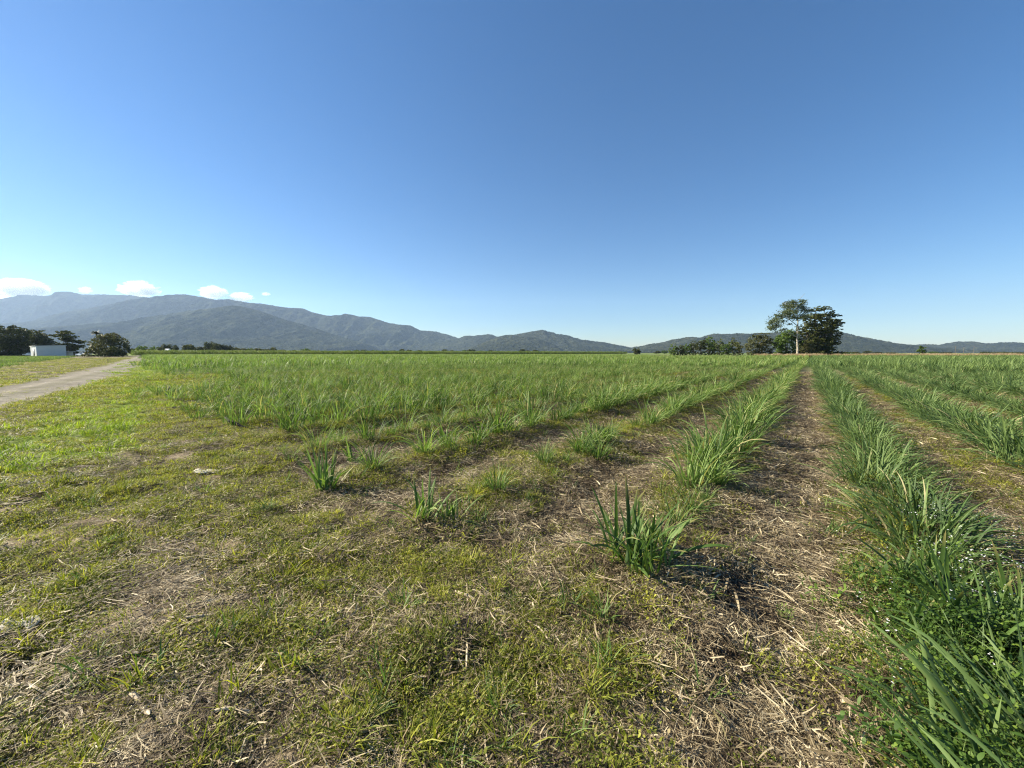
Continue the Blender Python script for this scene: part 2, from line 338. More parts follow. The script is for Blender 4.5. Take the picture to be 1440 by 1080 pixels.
# ================================================================== MOUNTAINS
def hill_mat(name, a, b, c):
    m = NT(name); geo = m.n('NewGeometry').outputs['Position']
    n1 = m.noise(.0016, 5); n2 = m.noise(.02, 5, rough=.7)
    f = m.math('ADD', m.math('MULTIPLY', n1, .35), m.math('MULTIPLY', n2, .65))
    col = m.ramp(f, [(.36, a), (.5, b), (.66, c)])
    bs = m.n('BsdfPrincipled', {'Base Color': col, 'Roughness': 1, 'Specular IOR Level': 0})
    bp = m.n('Bump', {'Strength': 1.0, 'Distance': 30.0, 'Height': m.noise(.028, 4, rough=.7)}); m.t.links.new(bp.outputs[0], bs.inputs['Normal'])
    return m.end(bs.outputs[0])
HM = hill_mat('forested slopes', (.012, .016, .012), (.032, .038, .026), (.075, .082, .052))
def hills(name, prof, D, depth, seed, res=14.0, rough=.30, ext=(1.0, 1.0), curve=0):
    xs = np.array([p[0] for p in prof], float); ys = np.array([p[1] for p in prof], float)
    Xw = (xs-720)/(F*CP+44*SP)*D
    zs = np.array([P(x, y, D)[2] for x, y in prof])
    # let both ends run out to the plain
    Xw = np.concatenate([[Xw[0]-ext[0]*2], Xw, [Xw[-1]+ext[1]]]); zs = np.concatenate([[zs[0]*.55], zs, [0]])
    nx = int((Xw[-1]-Xw[0])/res); nx = min(nx, 900)
    X = np.linspace(Xw[0], Xw[-1], nx); H = np.interp(X, Xw, zs)
    ker = np.ones(5)/5; H = np.convolve(np.pad(H, 2, 'edge'), ker, 'valid')
    ny = min(int(depth*1.5/res), 200); v = np.linspace(-1, .5, ny)
    XX, VV = np.meshgrid(X, v); HH = np.tile(H, (ny, 1))
    sft = fbm(XX/900, VV*depth/900, seed, 3)-.5
    s = np.where(VV < 0, (1+VV).clip(0)**(1.25), 1-(VV*2)**1.5*1.0)
    # spurs and gullies running down the slope
    def ridged(f, sd): return 1-np.abs(2*fbm(XX/f+sft*.9, VV*depth/(f*2.4), sd, 3)-1)
    rg = ridged(650, seed+3)*.55+ridged(240, seed+5)*.3+ridged(95, seed+6)*.15
    env = np.clip(-VV, 0, 1)**.55*np.clip(1+VV, 0, 1)**.6*1.5
    Z = HH*(s+(rg-.62)*env*rough*3.0)
    Z += (fbm(XX/40, VV*depth/40, seed+9, 3)-.5)*np.minimum(16, HH*.22)
    Z = np.minimum(Z, HH*(D+VV*depth)/D*1.01+6)                                   # spurs never hide the crest line
    Z += (rng.random(Z.shape)-.5)*9.0*np.minimum(1, HH/60)   # tree tops
    Z[0] = -12; Z[-1] = -12
    Z = np.maximum(Z, -12)
    Y = D+VV*depth
    V = np.stack([XX, Y, Z], -1).reshape(-1, 3)
    i, j = np.meshgrid(np.arange(ny-1), np.arange(nx-1), indexing='ij')
    Fq = np.stack([i*nx+j, i*nx+j+1, (i+1)*nx+j+1, (i+1)*nx+j], -1).reshape(-1, 4)
    link(name, mk_mesh(name, V, Fq, None, True, HM), kind='structure')
hills('mountain_range', [(-260, 452), (-120, 436), (0, 424), (15, 419), (35, 416), (70, 416), (90, 414), (107, 411), (120, 414), (150, 414), (190, 415), (215, 419), (260, 432), (310, 450)], 8200, 2000, 1, 16)
hills('mountain_range', [(40, 462), (90, 445), (130, 434), (160, 430), (190, 424), (215, 420), (232, 419.5), (245, 417), (265, 414.5), (285, 418), (310, 423), (330, 422), (350, 426), (370, 427), (395, 432), (410, 434), (430, 435), (445, 441), (470, 445), (488, 442), (510, 446), (525, 447), (545, 454), (565, 457), (580, 459), (592, 465), (612, 466), (630, 471), (645, 476), (665, 482), (690, 490)], 6600, 1900, 12, 14)
hills('foothills', [(-200, 470), (-60, 458), (0, 456), (60, 452), (130, 450), (200, 449), (240, 452), (300, 470)], 5700, 900, 23, 14)
hills('hill', [(-60, 470), (0, 463), (60, 463), (110, 458), (150, 455), (200, 451), (220, 448), (245, 441), (270, 437), (300, 434), (330, 431), (345, 432), (365, 437), (380, 442), (400, 449), (430, 457), (460, 467), (490, 477), (520, 486)], 4600, 1500, 34, 12)
hills('hill', [(600, 484), (645, 476), (655, 472), (665, 472), (680, 471), (690, 470), (698, 473), (710, 476), (740, 484)], 5600, 900, 45, 14, .15)
hills('hill', [(660, 490), (690, 478), (700, 474), (720, 471.5), (740, 473), (760, 478), (785, 487)], 4000, 700, 56, 11, .15)
hills('hill', [(690, 478), (705, 472), (735, 469), (750, 466), (762, 464), (773, 467), (785, 470), (800, 472), (815, 477), (830, 479), (850, 482), (870, 486), (885, 489), (905, 492)], 4900, 1100, 67, 12, .18)
hills('hill', [(875, 492), (889, 489), (915, 484), (935, 481), (950, 477), (965, 474), (985, 475), (1000, 470), (1020, 470), (1040, 469), (1060, 469), (1085, 468), (1120, 465), (1150, 465), (1185, 468), (1195, 471), (1210, 475), (1230, 480), (1250, 485), (1275, 489)], 3600, 900, 78, 10, .15)
hills('hill', [(1230, 488), (1260, 485), (1275, 484.5), (1290, 485), (1310, 484), (1320, 486), (1335, 483), (1350, 480), (1365, 481), (1385, 484), (1400, 483), (1415, 481), (1440, 483), (1500, 482), (1600, 485)], 4200, 800, 89, 10, .15)

# ================================================================== MATERIALS FOR PLANTS
M_cane = leaf_mat('young cane leaf', [(.12, (.024, .052, .014)), (.42, (.085, .148, .034)), (.8, (.235, .32, .10))], .36, tcol=(1.15, 1.3, .6), dry=((.38, .32, .16), .955), tipdry=(.30, .25, .10))
M_caned = leaf_mat('dense cane leaf', [(.12, (.022, .046, .014)), (.42, (.068, .118, .034)), (.8, (.17, .235, .075))], .28, tcol=(1.2, 1.3, .6), dry=((.34, .30, .16), .97))
M_grass = leaf_mat('short turf grass', [(.12, (.05, .068, .013)), (.42, (.17, .20, .028)), (.8, (.42, .41, .065))], .42, dry=((.36, .29, .15), .86), nscale=2.5)
M_lush = leaf_mat('lush roadside grass', [(.15, (.11, .17, .015)), (.45, (.20, .28, .025)), (.8, (.30, .37, .04))], .45, nscale=1.5)
M_weed = leaf_mat('broadleaf weed', [(.15, (.03, .065, .014)), (.45, (.06, .115, .02)), (.8, (.17, .25, .04))], .34, nscale=2.0)
M_straw = leaf_mat('dry cane trash', [(.1, (.022, .015, .010)), (.39, (.082, .059, .036)), (.58, (.28, .22, .13)), (.86, (.64, .55, .37))], .12, tcol=(1, .9, .7), rough=.6, nscale=3.0, spec=.25)
M_dryg = leaf_mat('dry standing grass', [(.1, (.22, .16, .09)), (.5, (.40, .31, .18)), (.9, (.52, .43, .27))], .3, tcol=(1, .95, .7), nscale=.2)
M_tall = leaf_mat('mature cane leaf', [(.1, (.07, .11, .025)), (.5, (.14, .19, .05)), (.9, (.24, .27, .09))], .35, nscale=.15)
M_petal = plain_mat('white petal', [(.3, (.62, .62, .62)), (.7, (.78, .78, .75))], 8, .6)

# ================================================================== SUGAR CANE
def cane_clump(name, n, mat, hmul=1.0, spread=.10, wid=.020, seg=7, fine=0, ac=3, tl=.55):
    b = disc(n, spread); out = np.arctan2(b[:, 1], b[:, 0])+rng.normal(0, .7, n)
    L = U(.42, .86, n)*hmul; main = blades(b, out, L, U(.6, 1.25, n)*wid, U(.05, tl, n), U(.3, 1.7, n), seg, ac, U(1.3, 2.2, 1)[0], twist=rng.normal(0, .8, n), side=rng.normal(0, .10, n))
    k = n//2; b2 = disc(k, spread*.8)                         # short upright shoots and sheaths
    sh = blades(b2, U(0, 6.28, k), U(.15, .38, k)*hmul, U(.7, 1.2, k)*wid*.8, U(0, .35, k), U(0, .5, k), 4, 2, 1.4)
    d = n//4; b3 = disc(d, spread*1.2); dd = blades(b3, U(0, 6.28, d), U(.2, .45, d), U(.6, 1, d)*wid*.6, U(1.0, 1.5, d), U(.1, .5, d), 4, 2, 1, rnd=U(.965, 1, d))
    return bl_mesh(name, [main, sh, dd], mat)
caneA = [cane_clump('sugar_cane_plant', int(U(40, 62, 1)[0]), M_cane, U(.8, 1.0, 1)[0], .13, .016, tl=.7) for _ in range(9)]
caneB = [cane_clump('sugar_cane_plant', int(U(80, 110, 1)[0]), M_caned, U(.60, .82, 1)[0], .33, .0155, tl=1.1) for _ in range(8)]
caneC = [cane_clump('sugar_cane_plant', int(U(34, 50, 1)[0]), M_cane, U(.62, .82, 1)[0], .20, .012, 6) for _ in range(7)]     # finer grassy shoots on the left
# rows -> candidate plant positions
cl, ca_ = [], []
for la in ROWS:
    a0 = float(row_start(la)+rag(la))
    a = a0
    k = 0
    while a < 300:
        X, Y = XY(la, a); r = math.hypot(X, Y)
        st = .29 if la > 0 else (.40 if la < -5 else (.30 if la > -1.5 else .36))
        if r > 42: break
        if Y > -.5 and abs(X) < Y*1.45+3.2: cl.append(la); ca_.append(a)
        a += st*random.uniform(.8, 1.25)
cl = np.array(cl); ca_ = np.array(ca_)
cX, cY = XY(cl+rng.normal(0, .07, len(cl)), ca_)
rr = np.hypot(cX, cY)
gap = vn(cX*.45, cY*.45, 91)
keep = np.ones(len(cl), bool)
keep &= ~((cl < -1.5) & (cl > -6) & (gap > .84) & (rr > 4))
k1 = (cl < 0) & (cl > -1.5); k2 = (cl < -1.5) & (cl > -3); k3 = (cl < -3) & (cl > -5)
keep &= ~(k1 & (ca_ < 4.3)); keep &= ~(k2 & (ca_ < 4.7)); keep &= ~(k3 & (ca_ < 3.2) & (rng.random(len(cl)) < .3))
keep &= ~((cl > 0) & (ca_ < 1.0))
keep &= ~((cl < 0) & (cl > -9) & (ca_ < row_start(cl)+.35))          # the row ends are placed by hand below
cX, cY, cl, ca_, rr = cX[keep], cY[keep], cl[keep], ca_[keep], rr[keep]
order = np.argsort(rr); cX, cY, cl, ca_, rr = [q[order] for q in (cX, cY, cl, ca_, rr)]
cZ = gh(cX, cY)-.012
def row_words(la, al):
    k = int(round((0.74-la)/1.64)); r = al/max(.1, 1.0)
    where = 'near the camera' if al < 6 else ('halfway along' if al < 13 else 'far along it')
    if k <= -3: nm = 'rows at far right'; col = 'dark green sugar cane'
    elif k <= 0: nm = ['dense row right of the central furrow', 'second dense row right of the furrow', 'third dense row right of the furrow'][-k]; col = 'dark green sugar cane'
    elif k <= 4: nm = ['row left of the central furrow', 'second row left of the furrow', 'patchy third row left of the furrow', 'patchy fourth row left of the furrow'][k-1]; col = 'light green sugar cane'
    else: nm = '%s grassy row left of the furrow' % {5: 'fifth', 6: 'sixth', 7: 'seventh', 8: 'eighth', 9: 'ninth', 10: 'tenth', 11: 'eleventh', 12: 'twelfth'}.get(k, 'outermost'); col = 'fine bright green cane'
    return '%s in the %s, %s' % (col, nm, where), 'cane in the %s, %s' % (nm, where)
def place_cane(me, X, Y, z, s, label, group=None, rz=None, tilt=(0, 0)):
    o = link('sugar_cane_plant', me, loc=(X, Y, z)); o.scale = (s, s, s*random.uniform(.92, 1.08)); o.rotation_euler = (tilt[0], tilt[1], random.uniform(0, 6.28) if rz is None else rz)
    o['label'] = label; o['category'] = 'sugar cane'
    if group: o['group'] = group
    return o
# hand-placed row ends
def custom_clump(specs, mat=M_cane, extra=14, spread=.1, wid=.022):
    """specs: (azimuth deg from +X, length, tilt, droop, width)"""
    n = len(specs); a = np.array(specs, float); b = disc(n, spread)
    m1 = blades(b, np.radians(a[:, 0]), a[:, 1], a[:, 4], a[:, 2], a[:, 3], 9, 3, 1.8, twist=rng.normal(0, .5, n))
    b2 = disc(extra, spread*1.3); m2 = blades(b2, U(0, 6.28, extra), U(.2, .5, extra), U(.5, 1, extra)*wid, U(.05, .7, extra), U(.2, 1.2, extra), 6, 3, 1.6, twist=rng.normal(0, .7, extra))
    k = 10; b3 = disc(k, spread*1.3); m3 = blades(b3, U(0, 6.28, k), U(.15, .35, k), U(.5, 1, k)*.014, U(1.1, 1.5, k), U(0, .4, k), 4, 2, 1, rnd=U(.965, 1, k))
    return bl_mesh('sugar_cane_plant', [m1, m2, m3], mat)
hero = custom_clump([(175, .62, 1.05, .35, .032), (168, .50, .75, .5, .026), (150, .42, .55, .4, .022), (100, .62, .08, .25, .030), (80, .55, .12, .3, .028), (60, .5, .2, .5, .026), (20, .6, .62, .55, .034), (10, .62, .8, .7, .030),
                     (35, .55, .55, .5, .030), (350, .5, .9, .9, .028), (200, .45, .5, 1.2, .02), (130, .5, .35, .35, .022), (260, .40, .3, .2, .026), (300, .38, .9, .5, .034), (275, .45, 1.15, .5, .036), (330, .45, 1.2, .4, .032), (45, .5, .35, .9, .026), (95, .48, .3, .9, .02), (110, .38, .2, .1, .024), (0, .45, .45, .8, .022), (220, .35, .3, .6, .02), (70, .44, .1, .2, .024), (30, .4, .2, .5, .024)], extra=60, spread=.17)
second = custom_clump([(120, .42, .35, .3, .026), (150, .5, .5, .7, .03), (90, .45, .15, .2, .024), (60, .4, .3, .4, .024), (30, .42, .5, .7, .022), (170, .5, .9, 1.2, .018), (200, .4, .4, .5, .02), (300, .3, .4, .8, .022), (350, .36, .6, .6, .018), (110, .36, .1, .1, .022)], extra=12, spread=.09)
third = custom_clump([(150, .62, .45, .15, .022), (140, .58, .38, .15, .022), (160, .52, .55, .2, .02), (120, .66, .22, .2, .022), (110, .5, .15, .3, .02), (95, .55, .1, .2, .02), (60, .52, .15, .3, .02), (175, .45, .6, .3, .018), (130, .48, .5, .2, .018), (80, .45, .0, .3, .02), (20, .5, .4, 1.3, .014), (350, .5, .6, 1.3, .012), (100, .4, .2, .1, .018), (145, .42, .25, .3, .02)], extra=22, spread=.07)
def gz(x, y):
    X, Y = G(x, y); return X, Y, float(gh(X, Y))-.015
n_named = 0
def named(me, x, y, s, label, rz=0):
    global n_named
    X, Y, z = gz(x, y); place_cane(me, X, Y, z, s, label, None, rz); n_named += 1
named(hero, 893, 806, .98, 'large broad leaved sugar cane clump at the near end of the row, leaves splaying out')
named(caneA[0], 950, 745, .50, 'sugar cane clump touching the back of the large splaying clump in the foreground', 2)
named(caneA[1], 990, 712, .42, 'short yellowish sugar cane tuft between the splaying foreground clump and the next one', 1)
named(second, 600, 740, 1.0, 'lone small sugar cane clump with arching leaves beside the bare sandy patch')
named(second, 632, 735, .8, 'thin sugar cane tuft at the right side of the lone clump by the sandy patch', 2.6)
named(third, 457, 690, 1.05, 'tall bright green sugar cane clump leaning left, casting a dark shadow at its foot')
named(second, 500, 650, .95, 'wispy sugar cane tuft just behind the tall leaning clump', 1.2)
named(caneA[2], 700, 700, .52, 'low ragged sugar cane tuft in the straw between the lone clump and the foreground clump', .4)
named(caneA[3], 840, 652, .72, 'pale upright sugar cane clump starting the second row behind the dark straw', .9)
named(caneA[4], 765, 660, .5, 'sparse short sugar cane tuft left of the pale upright clump', 4)
named(second, 1372, 930, 1.15, 'broad upright pale cane shoots standing in the flowering weeds at the lower right', .5)
named(hero, 1300, 850, .72, 'arching sugar cane clump at the near end of the dense right hand row, among weeds', 2.2)
named(third, 1425, 880, .8, 'tall slender cane clump at the right edge of the picture among white flowers', 1.0)
named(second, 1262, 905, .75, 'small cane tuft at the left side of the flowering weed patch', 3.0)
named(caneA[5], 1003, 690, .62, 'low green cane tuft between the small yellowish tuft and the unbroken row behind it', 2.5)
named(caneA[6], 925, 772, .45, 'short leafy tuft crowding the right side of the large splaying foreground clump', 4.2)
named(caneA[7], 972, 728, .5, 'narrow cane tuft midway between the foreground clump and the unbroken row behind it', 5.1)
NIND = 300-n_named
pick = np.zeros(len(cX), bool)
visible = (cY > .95) & (np.abs(cX) < cY*1.36+.2)
pick[np.where(visible)[0][:NIND]] = True
for i in np.where(pick)[0]:
    la = cl[i]; lab, grp = row_words(la, ca_[i])
    vs = caneB if la > 0 else (caneC if la < -4.9 else caneA)
    s = random.uniform(.8, 1.1)
    if la > 0 and ca_[i] < 4: s *= .72
    if la > 1.5: s *= 1.15
    elif la > 0: s *= .86
    if -10 < la < -3.5: s *= 1.2
    if -6 < la < -1.5 and ca_[i] < 9: s *= random.uniform(.55, .95)
    if -1.5 < la < 0 and ca_[i] < 12: s *= random.uniform(.9, 1.1)
    place_cane(random.choice(vs), float(cX[i]), float(cY[i]), float(cZ[i]), s, lab, grp)
rest = ~pick
pA = [proto(m) for m in caneA]; pB = [proto(m) for m in caneB]; pC = [proto(m) for m in caneC]
# far chunks: a two-metre length of row each
def chunk(name, n, mat, ln, wid, h, spread=.25, seg=4):
    b = np.stack([U(-ln/2, ln/2, n), U(-spread, spread, n), np.zeros(n)], 1)
    m = blades(b, U(0, 6.28, n), U(.5, 1.0, n)*h, U(.6, 1.2, n)*wid, U(.05, .5, n), U(.2, 1.5, n), seg, 2, 1.6, twist=rng.normal(0, .8, n))
    k = n//7; b = np.stack([U(-ln/2, ln/2, k), U(-spread, spread, k), np.zeros(k)], 1)
    m2 = blades(b, U(0, 6.28, k), U(.8, 1.2, k)*h, U(.9, 1.6, k)*wid*1.5, U(.0, .35, k), U(.1, .8, k), seg, 2, 1.6, rnd=U(.8, .95, k), twist=rng.normal(0, .5, k))
    return bl_mesh(name, [m, m2], mat)
chA = [chunk('cane_row_piece', 110, M_cane, 2.2, .03, .85) for _ in range(5)]
chB = [chunk('cane_row_piece', 170, M_caned, 2.2, .03, .85, .5) for _ in range(4)]
cX2, cY2, cls = [], [], []
for la in ROWS:
    a = float(row_start(la)+rag(la))
    Xs, Ys = XY(la, np.arange(a, 420, 2.05)); Xs = np.atleast_1d(Xs)+rng.normal(0, .12, len(Xs)); Ys = Ys+rng.normal(0, .2, len(Ys))
    ok = (np.hypot(Xs, Ys) > 41.5) & (np.abs(Xs) < Ys*1.42+2) & (Ys < far_limit(Xs, Ys)) & (Ys > 1)
    cX2.append(Xs[ok]); cY2.append(Ys[ok]); cls.append(np.full(ok.sum(), la))
cX2 = np.concatenate(cX2); cY2 = np.concatenate(cY2); cls = np.concatenate(cls)
protos = pA+pC+pB+[proto(m) for m in chA]+[proto(m) for m in chB]
nA, nC, nB, nH = len(pA), len(pC), len(pB), len(chA)
i1 = np.where(cl[rest] > 0, nA+nC+rng.integers(0, nB, rest.sum()), np.where(cl[rest] < -4.9, nA+rng.integers(0, nC, rest.sum()), rng.integers(0, nA, rest.sum())))
i2 = np.where(cls > 0, nA+nC+nB+nH+rng.integers(0, len(chB), len(cls)), nA+nC+nB+rng.integers(0, nH, len(cls)))
pts = np.concatenate([np.stack([cX[rest], cY[rest], cZ[rest]], 1), np.stack([cX2, cY2, gh(cX2, cY2)-.02], 1)])
rot1 = zrot(rest.sum(), .08); rot2 = np.stack([0*cX2, 0*cX2, np.full(len(cX2), math.pi/2-RA)+math.pi*rng.integers(0, 2, len(cX2))], 1)
hv = .62+.5*vn(pts[:, 0]*.22, pts[:, 1]*.22, 77)+rng.normal(0, .13, len(pts)); hv = np.clip(hv, .4, 1.35)
scatter('sugar_cane_rows', pts, np.concatenate([rot1, rot2]), hv, protos, np.concatenate([i1, i2]), label='rows of young green sugar cane stretching over the field towards the mountains', category='sugar cane')
print('cane', len(cX), len(cX2))
# low cane field beyond the track, at the left
fp = GN_([(0, 524), (60, 513.5), (100, 508.5), (143, 503.5)])
n = 9000; Xf = U(-230, -26, n); Yf = U(18, 190, n)
edge = np.interp(-Xf, -fp[:, 0], fp[:, 1]); s_, p_, lo_, hi_ = road(Xf, Yf)
ok = (Yf < 165) & (-Xf < Yf*1.5) & (p_ < np.interp(s_, [20, 40, 80, 150, 240], [-9.5, -8.8, -9.5, -12, -14])) & (s_ < 225)
Xf, Yf = Xf[ok], Yf[ok]
scatter('low_cane_field', np.stack([Xf, Yf, gh(Xf, Yf)-.05], 1), np.stack([0*Xf, 0*Xf, np.full(len(Xf), .75)+U(-.1, .1, len(Xf))], 1), U(.5, .75, len(Xf)), [proto(m) for m in chA[:4]], label='low dark green crop beyond the gravel track in front of the shed', category='crop')

# ================================================================== TALL CANE BELT
tl = [bl_mesh('tall_cane_piece', [blades(np.stack([U(-2.2, 2.2, 260), U(-1, 1, 260), U(0, 2.3, 260)], 1), U(0, 6.28, 260), U(.7, 1.5, 260), U(.05, .09, 260), U(.0, .6, 260), U(.2, 1.8, 260), 4, 2, 1.6, twist=rng.normal(0, .8, 260))], M_tall) for _ in range(4)]
a0 = np.array([-198., 203.]); a1 = np.array([150., 500.]); L_ = np.linalg.norm(a1-a0); dr = (a1-a0)/L_; nrm = np.array([-dr[1], dr[0]])
pp = []
for k in range(7):
    for t in np.arange(0, L_, 3.2): q = a0+dr*(t+random.uniform(-.5, .5))+nrm*(k*1.9+random.uniform(-.4, .4)); pp.append((q[0], q[1], -.05))
pp = np.array(pp); aa = math.atan2(dr[1], dr[0])
scatter('tall_cane', pp, np.stack([np.zeros(len(pp)), np.zeros(len(pp)), np.full(len(pp), aa)+U(-.15, .15, len(pp))], 1), np.stack([np.ones(len(pp))]*2+[U(.88, 1.08, len(pp))], 1), [proto(m) for m in tl], label='belt of tall mature cane standing behind the young field below the mountains', category='sugar cane')

# ================================================================== TURF, WEEDS, STRAW
def turf_patch(name, n, mat, h, wid, rad, dr=1.0, cl=0):
    b = disc(n, rad); az = U(0, 6.28, n); tilt = U(.1, 1.1, n); hs = np.ones(n)
    if cl:
        c = disc(cl, rad); k = rng.integers(0, cl, n); ch = U(.5, 1.25, cl); o = disc(n, .022); b = c[k]+o; az = np.arctan2(o[:, 1], o[:, 0])+rng.normal(0, .6, n); hs = ch[k]; tilt = U(.15, 1.35, n)
    return bl_mesh(name, [blades(b, az, U(.4, 1.0, n)*h*hs, U(.6, 1.2, n)*wid, tilt, U(.1, 1.2, n)*dr, 3, 2, 1.3, twist=rng.normal(0, .6, n))], mat)
tg = [turf_patch('turf_patch', 120, M_grass, random.uniform(.05, .085), .0045, .15, 1.0, random.randint(5, 9)) for _ in range(8)]
# creeping runners with small leaves
def runner(name, mat):
    parts = []
    n = 110; b = disc(n, .15); b[:, 2] = U(.005, .04, n)
    parts.append(ovals(b, U(0, 6.28, n), U(.008, .02, n), U(.005, .009, n), U(.4, 1.5, n)))
    n = 20; b = disc(n, .15); parts.append(blades(b, U(0, 6.28, n), U(.05, .12, n), U(.002, .003, n), U(1.1, 1.6, n), U(-.2, .2, n), 3, 2, 1, rnd=U(.86, 1, n)))
    return bl_mesh(name, parts, mat)
tg += [runner('creeper_patch', M_grass) for _ in range(3)]
pg = [proto(m) for m in tg]
X, Y = sample(90000, .95, 34, 1.25); z = zones(X, Y)
ok = (rng.random(len(X)) < z['g']*(1-.8*z['lush'])*(.22+1.7*sstep(.42, .66, fbm(X*3.4, Y*3.4, 95, 3)))*np.clip(.45+.14*np.hypot(X, Y), .5, 1)) & vis(X, Y, 1.12)
X, Y = X[ok], Y[ok]; r = np.hypot(X, Y); print('turf', len(X)); sc0 = U(.55, 1.15, len(X))*(1+.05*np.clip(r-3, 0, 30)); NT_ = (np.stack([X, Y, gh(X, Y)-.006], 1), zrot(len(X), .15), np.stack([sc0]*3, 1))
tl_ = [turf_patch('lush_patch', 60, M_lush, .16, .009, .16, 1.0) for _ in range(4)]+[turf_patch('lush_patch', 60, M_lush, .10, .010, .16, 1.3) for _ in range(2)]
X, Y = sample(30000, 2, 120, 1.2); z = zones(X, Y)
ok = (rng.random(len(X)) < z['lush']*.9) & vis(X, Y, 1.12); X, Y = X[ok], Y[ok]; r = np.hypot(X, Y); print('lush', len(X))
sc = U(.6, 1.05, len(X))*(1+.035*np.clip(r-5, 0, 60)); sc = np.stack([sc, sc, sc*np.clip(1.1-.02*r, .45, 1)], 1)
scatter('lush_grass', np.stack([X, Y, gh(X, Y)-.01], 1), zrot(len(X)), sc, [proto(m) for m in tl_], label='bright lime green grass strip running beside the gravel track', category='grass')
X, Y = sample(42000, 22, 170, 1.15); z = zones(X, Y)
ok = (rng.random(len(X)) < z['g']*(1-.7*z['lush'])*(1-z['fld'])) & vis(X, Y, 1.12) & ((z['p'] < z['hi']) | (z['p'] > z['lo'])); X, Y = X[ok], Y[ok]; r = np.hypot(X, Y); print('far turf', len(X))
sc = U(2.0, 4.0, len(X))*(1+.012*np.clip(r-25, 0, 100)); FT_ = (np.stack([X, Y, gh(X, Y)-.01], 1), zrot(len(X), .05), np.stack([sc, sc, U(1.0, 2.6, len(X))], 1))
scatter('short_grass', np.concatenate([NT_[0], FT_[0]]), np.concatenate([NT_[1], FT_[1]]), np.concatenate([NT_[2], FT_[2]]), pg, label='patchy yellow green turf creeping over the headland soil', category='grass')
# taller tufts among turf and rows
tt = [turf_patch('tuft', 34, M_grass, .22, .006, .05, 1.1) for _ in range(3)]+[turf_patch('tuft', 26, M_cane, .26, .007, .06, 1.1) for _ in range(3)]
X, Y = sample(16000, 1.0, 30, 1.1); z = zones(X, Y)
pr = z['g']*.18+.55*z['fld']*sstep(.6, .15, z['rowd'])*sstep(.2, -2.2, z['la'])+.25*z['fld']*(z['la'] > 1.3)+.25*z['left']*z['fld']+.35*sstep(.9, .3, np.abs(z['la']-.8))*sstep(6, 3, z['al'])+.05*z['fld']
ok = (rng.random(len(X)) < pr) & vis(X, Y, 1.12); X, Y = X[ok], Y[ok]; print('tufts', len(X))
scatter('grass_tufts', np.stack([X, Y, gh(X, Y)-.01], 1), zrot(len(X)), U(.4, 1.1, len(X)), [proto(m) for m in tt], label='scattered thin grass tufts between the cane rows and on the headland', category='grass')
# broadleaf weeds at the foot of the rows, thick at lower right
def weed(name, h, n, mat, rad=.10, ls=1.0):
    b = disc(n, rad); b[:, 2] = U(.1, 1, n)**.8*h
    p = [ovals(b, U(0, 6.28, n), U(.010, .030, n)*ls, U(.005, .013, n)*ls, U(.3, 1.6, n))]
    k = max(4, n//7); p.append(blades(disc(k, rad*.5), U(0, 6.28, k), U(.7, 1.2, k)*h, np.full(k, .003), U(0, .6, k), U(0, .6, k), 3, 2, 1))
    return bl_mesh(name, p, mat)
wd = [weed('weed', random.uniform(.11, .24), random.randint(70, 150), M_weed, random.uniform(.06, .12), ls=random.choice((.7, .85, 1.0, 1.35))) for _ in range(7)]+[weed('weed', .06, 90, M_grass, .12, .8) for _ in range(4)]
X1, Y1 = sample(26000, 1.0, 26, 1.0); z = zones(X1, Y1)
d0 = z['la']-.74
pr = z['fld']*(sstep(.62, .30, z['rowd'])*np.where(z['la'] > 0, .75, .5))+.05
dense = sstep(.95, .15, np.abs(d0-.12))*sstep(.33, .58, fbm(X1*3, Y1*3, 71, 3))*.8*sstep(4.6, 2.6, z['al'])*sstep(-1, 0, z['al'])
pr = np.maximum(pr, dense)
pr = np.maximum(pr, .22*sstep(.2, .6, z['la']+1.2)*sstep(4.5, 1.5, z['al'])*sstep(.4, .6, fbm(X1*4, Y1*4, 73, 2)))
pr = np.maximum(pr, .6*sstep(.45, .1, np.abs(z['la']+.9))*sstep(5.5, 4.5, z['al'])*sstep(2.0, 2.6, z['al']))
ok = (rng.random(len(X1)) < pr) & vis(X1, Y1, 1.12); dn = dense[ok]; X1, Y1 = X1[ok], Y1[ok]
X2 = []; la_ = rng.normal(1.05, .36, 1500); al_ = U(.7, 4.2, 1500); xx, yy = XY(la_, al_); k2 = rng.random(1500) < sstep(4.2, 2.8, al_)*sstep(.38, .6, fbm(xx*2.5, yy*2.5, 72, 3))*.9; xx, yy = xx[k2], yy[k2]
X = np.concatenate([X1, xx]); Y = np.concatenate([Y1, yy]); dn = np.concatenate([dn, np.ones(len(xx))])
idx = np.where(rng.random(len(X)) < dn*.85, rng.integers(0, 7, len(X)), rng.integers(7, 11, len(X))); print('weeds', len(X))
scatter('broadleaf_weeds', np.stack([X, Y, gh(X, Y)-.005], 1), zrot(len(X)), U(.6, 1.2, len(X)), [proto(m) for m in wd], idx, label='small leaved green weeds at the foot of the cane rows', category='weeds')
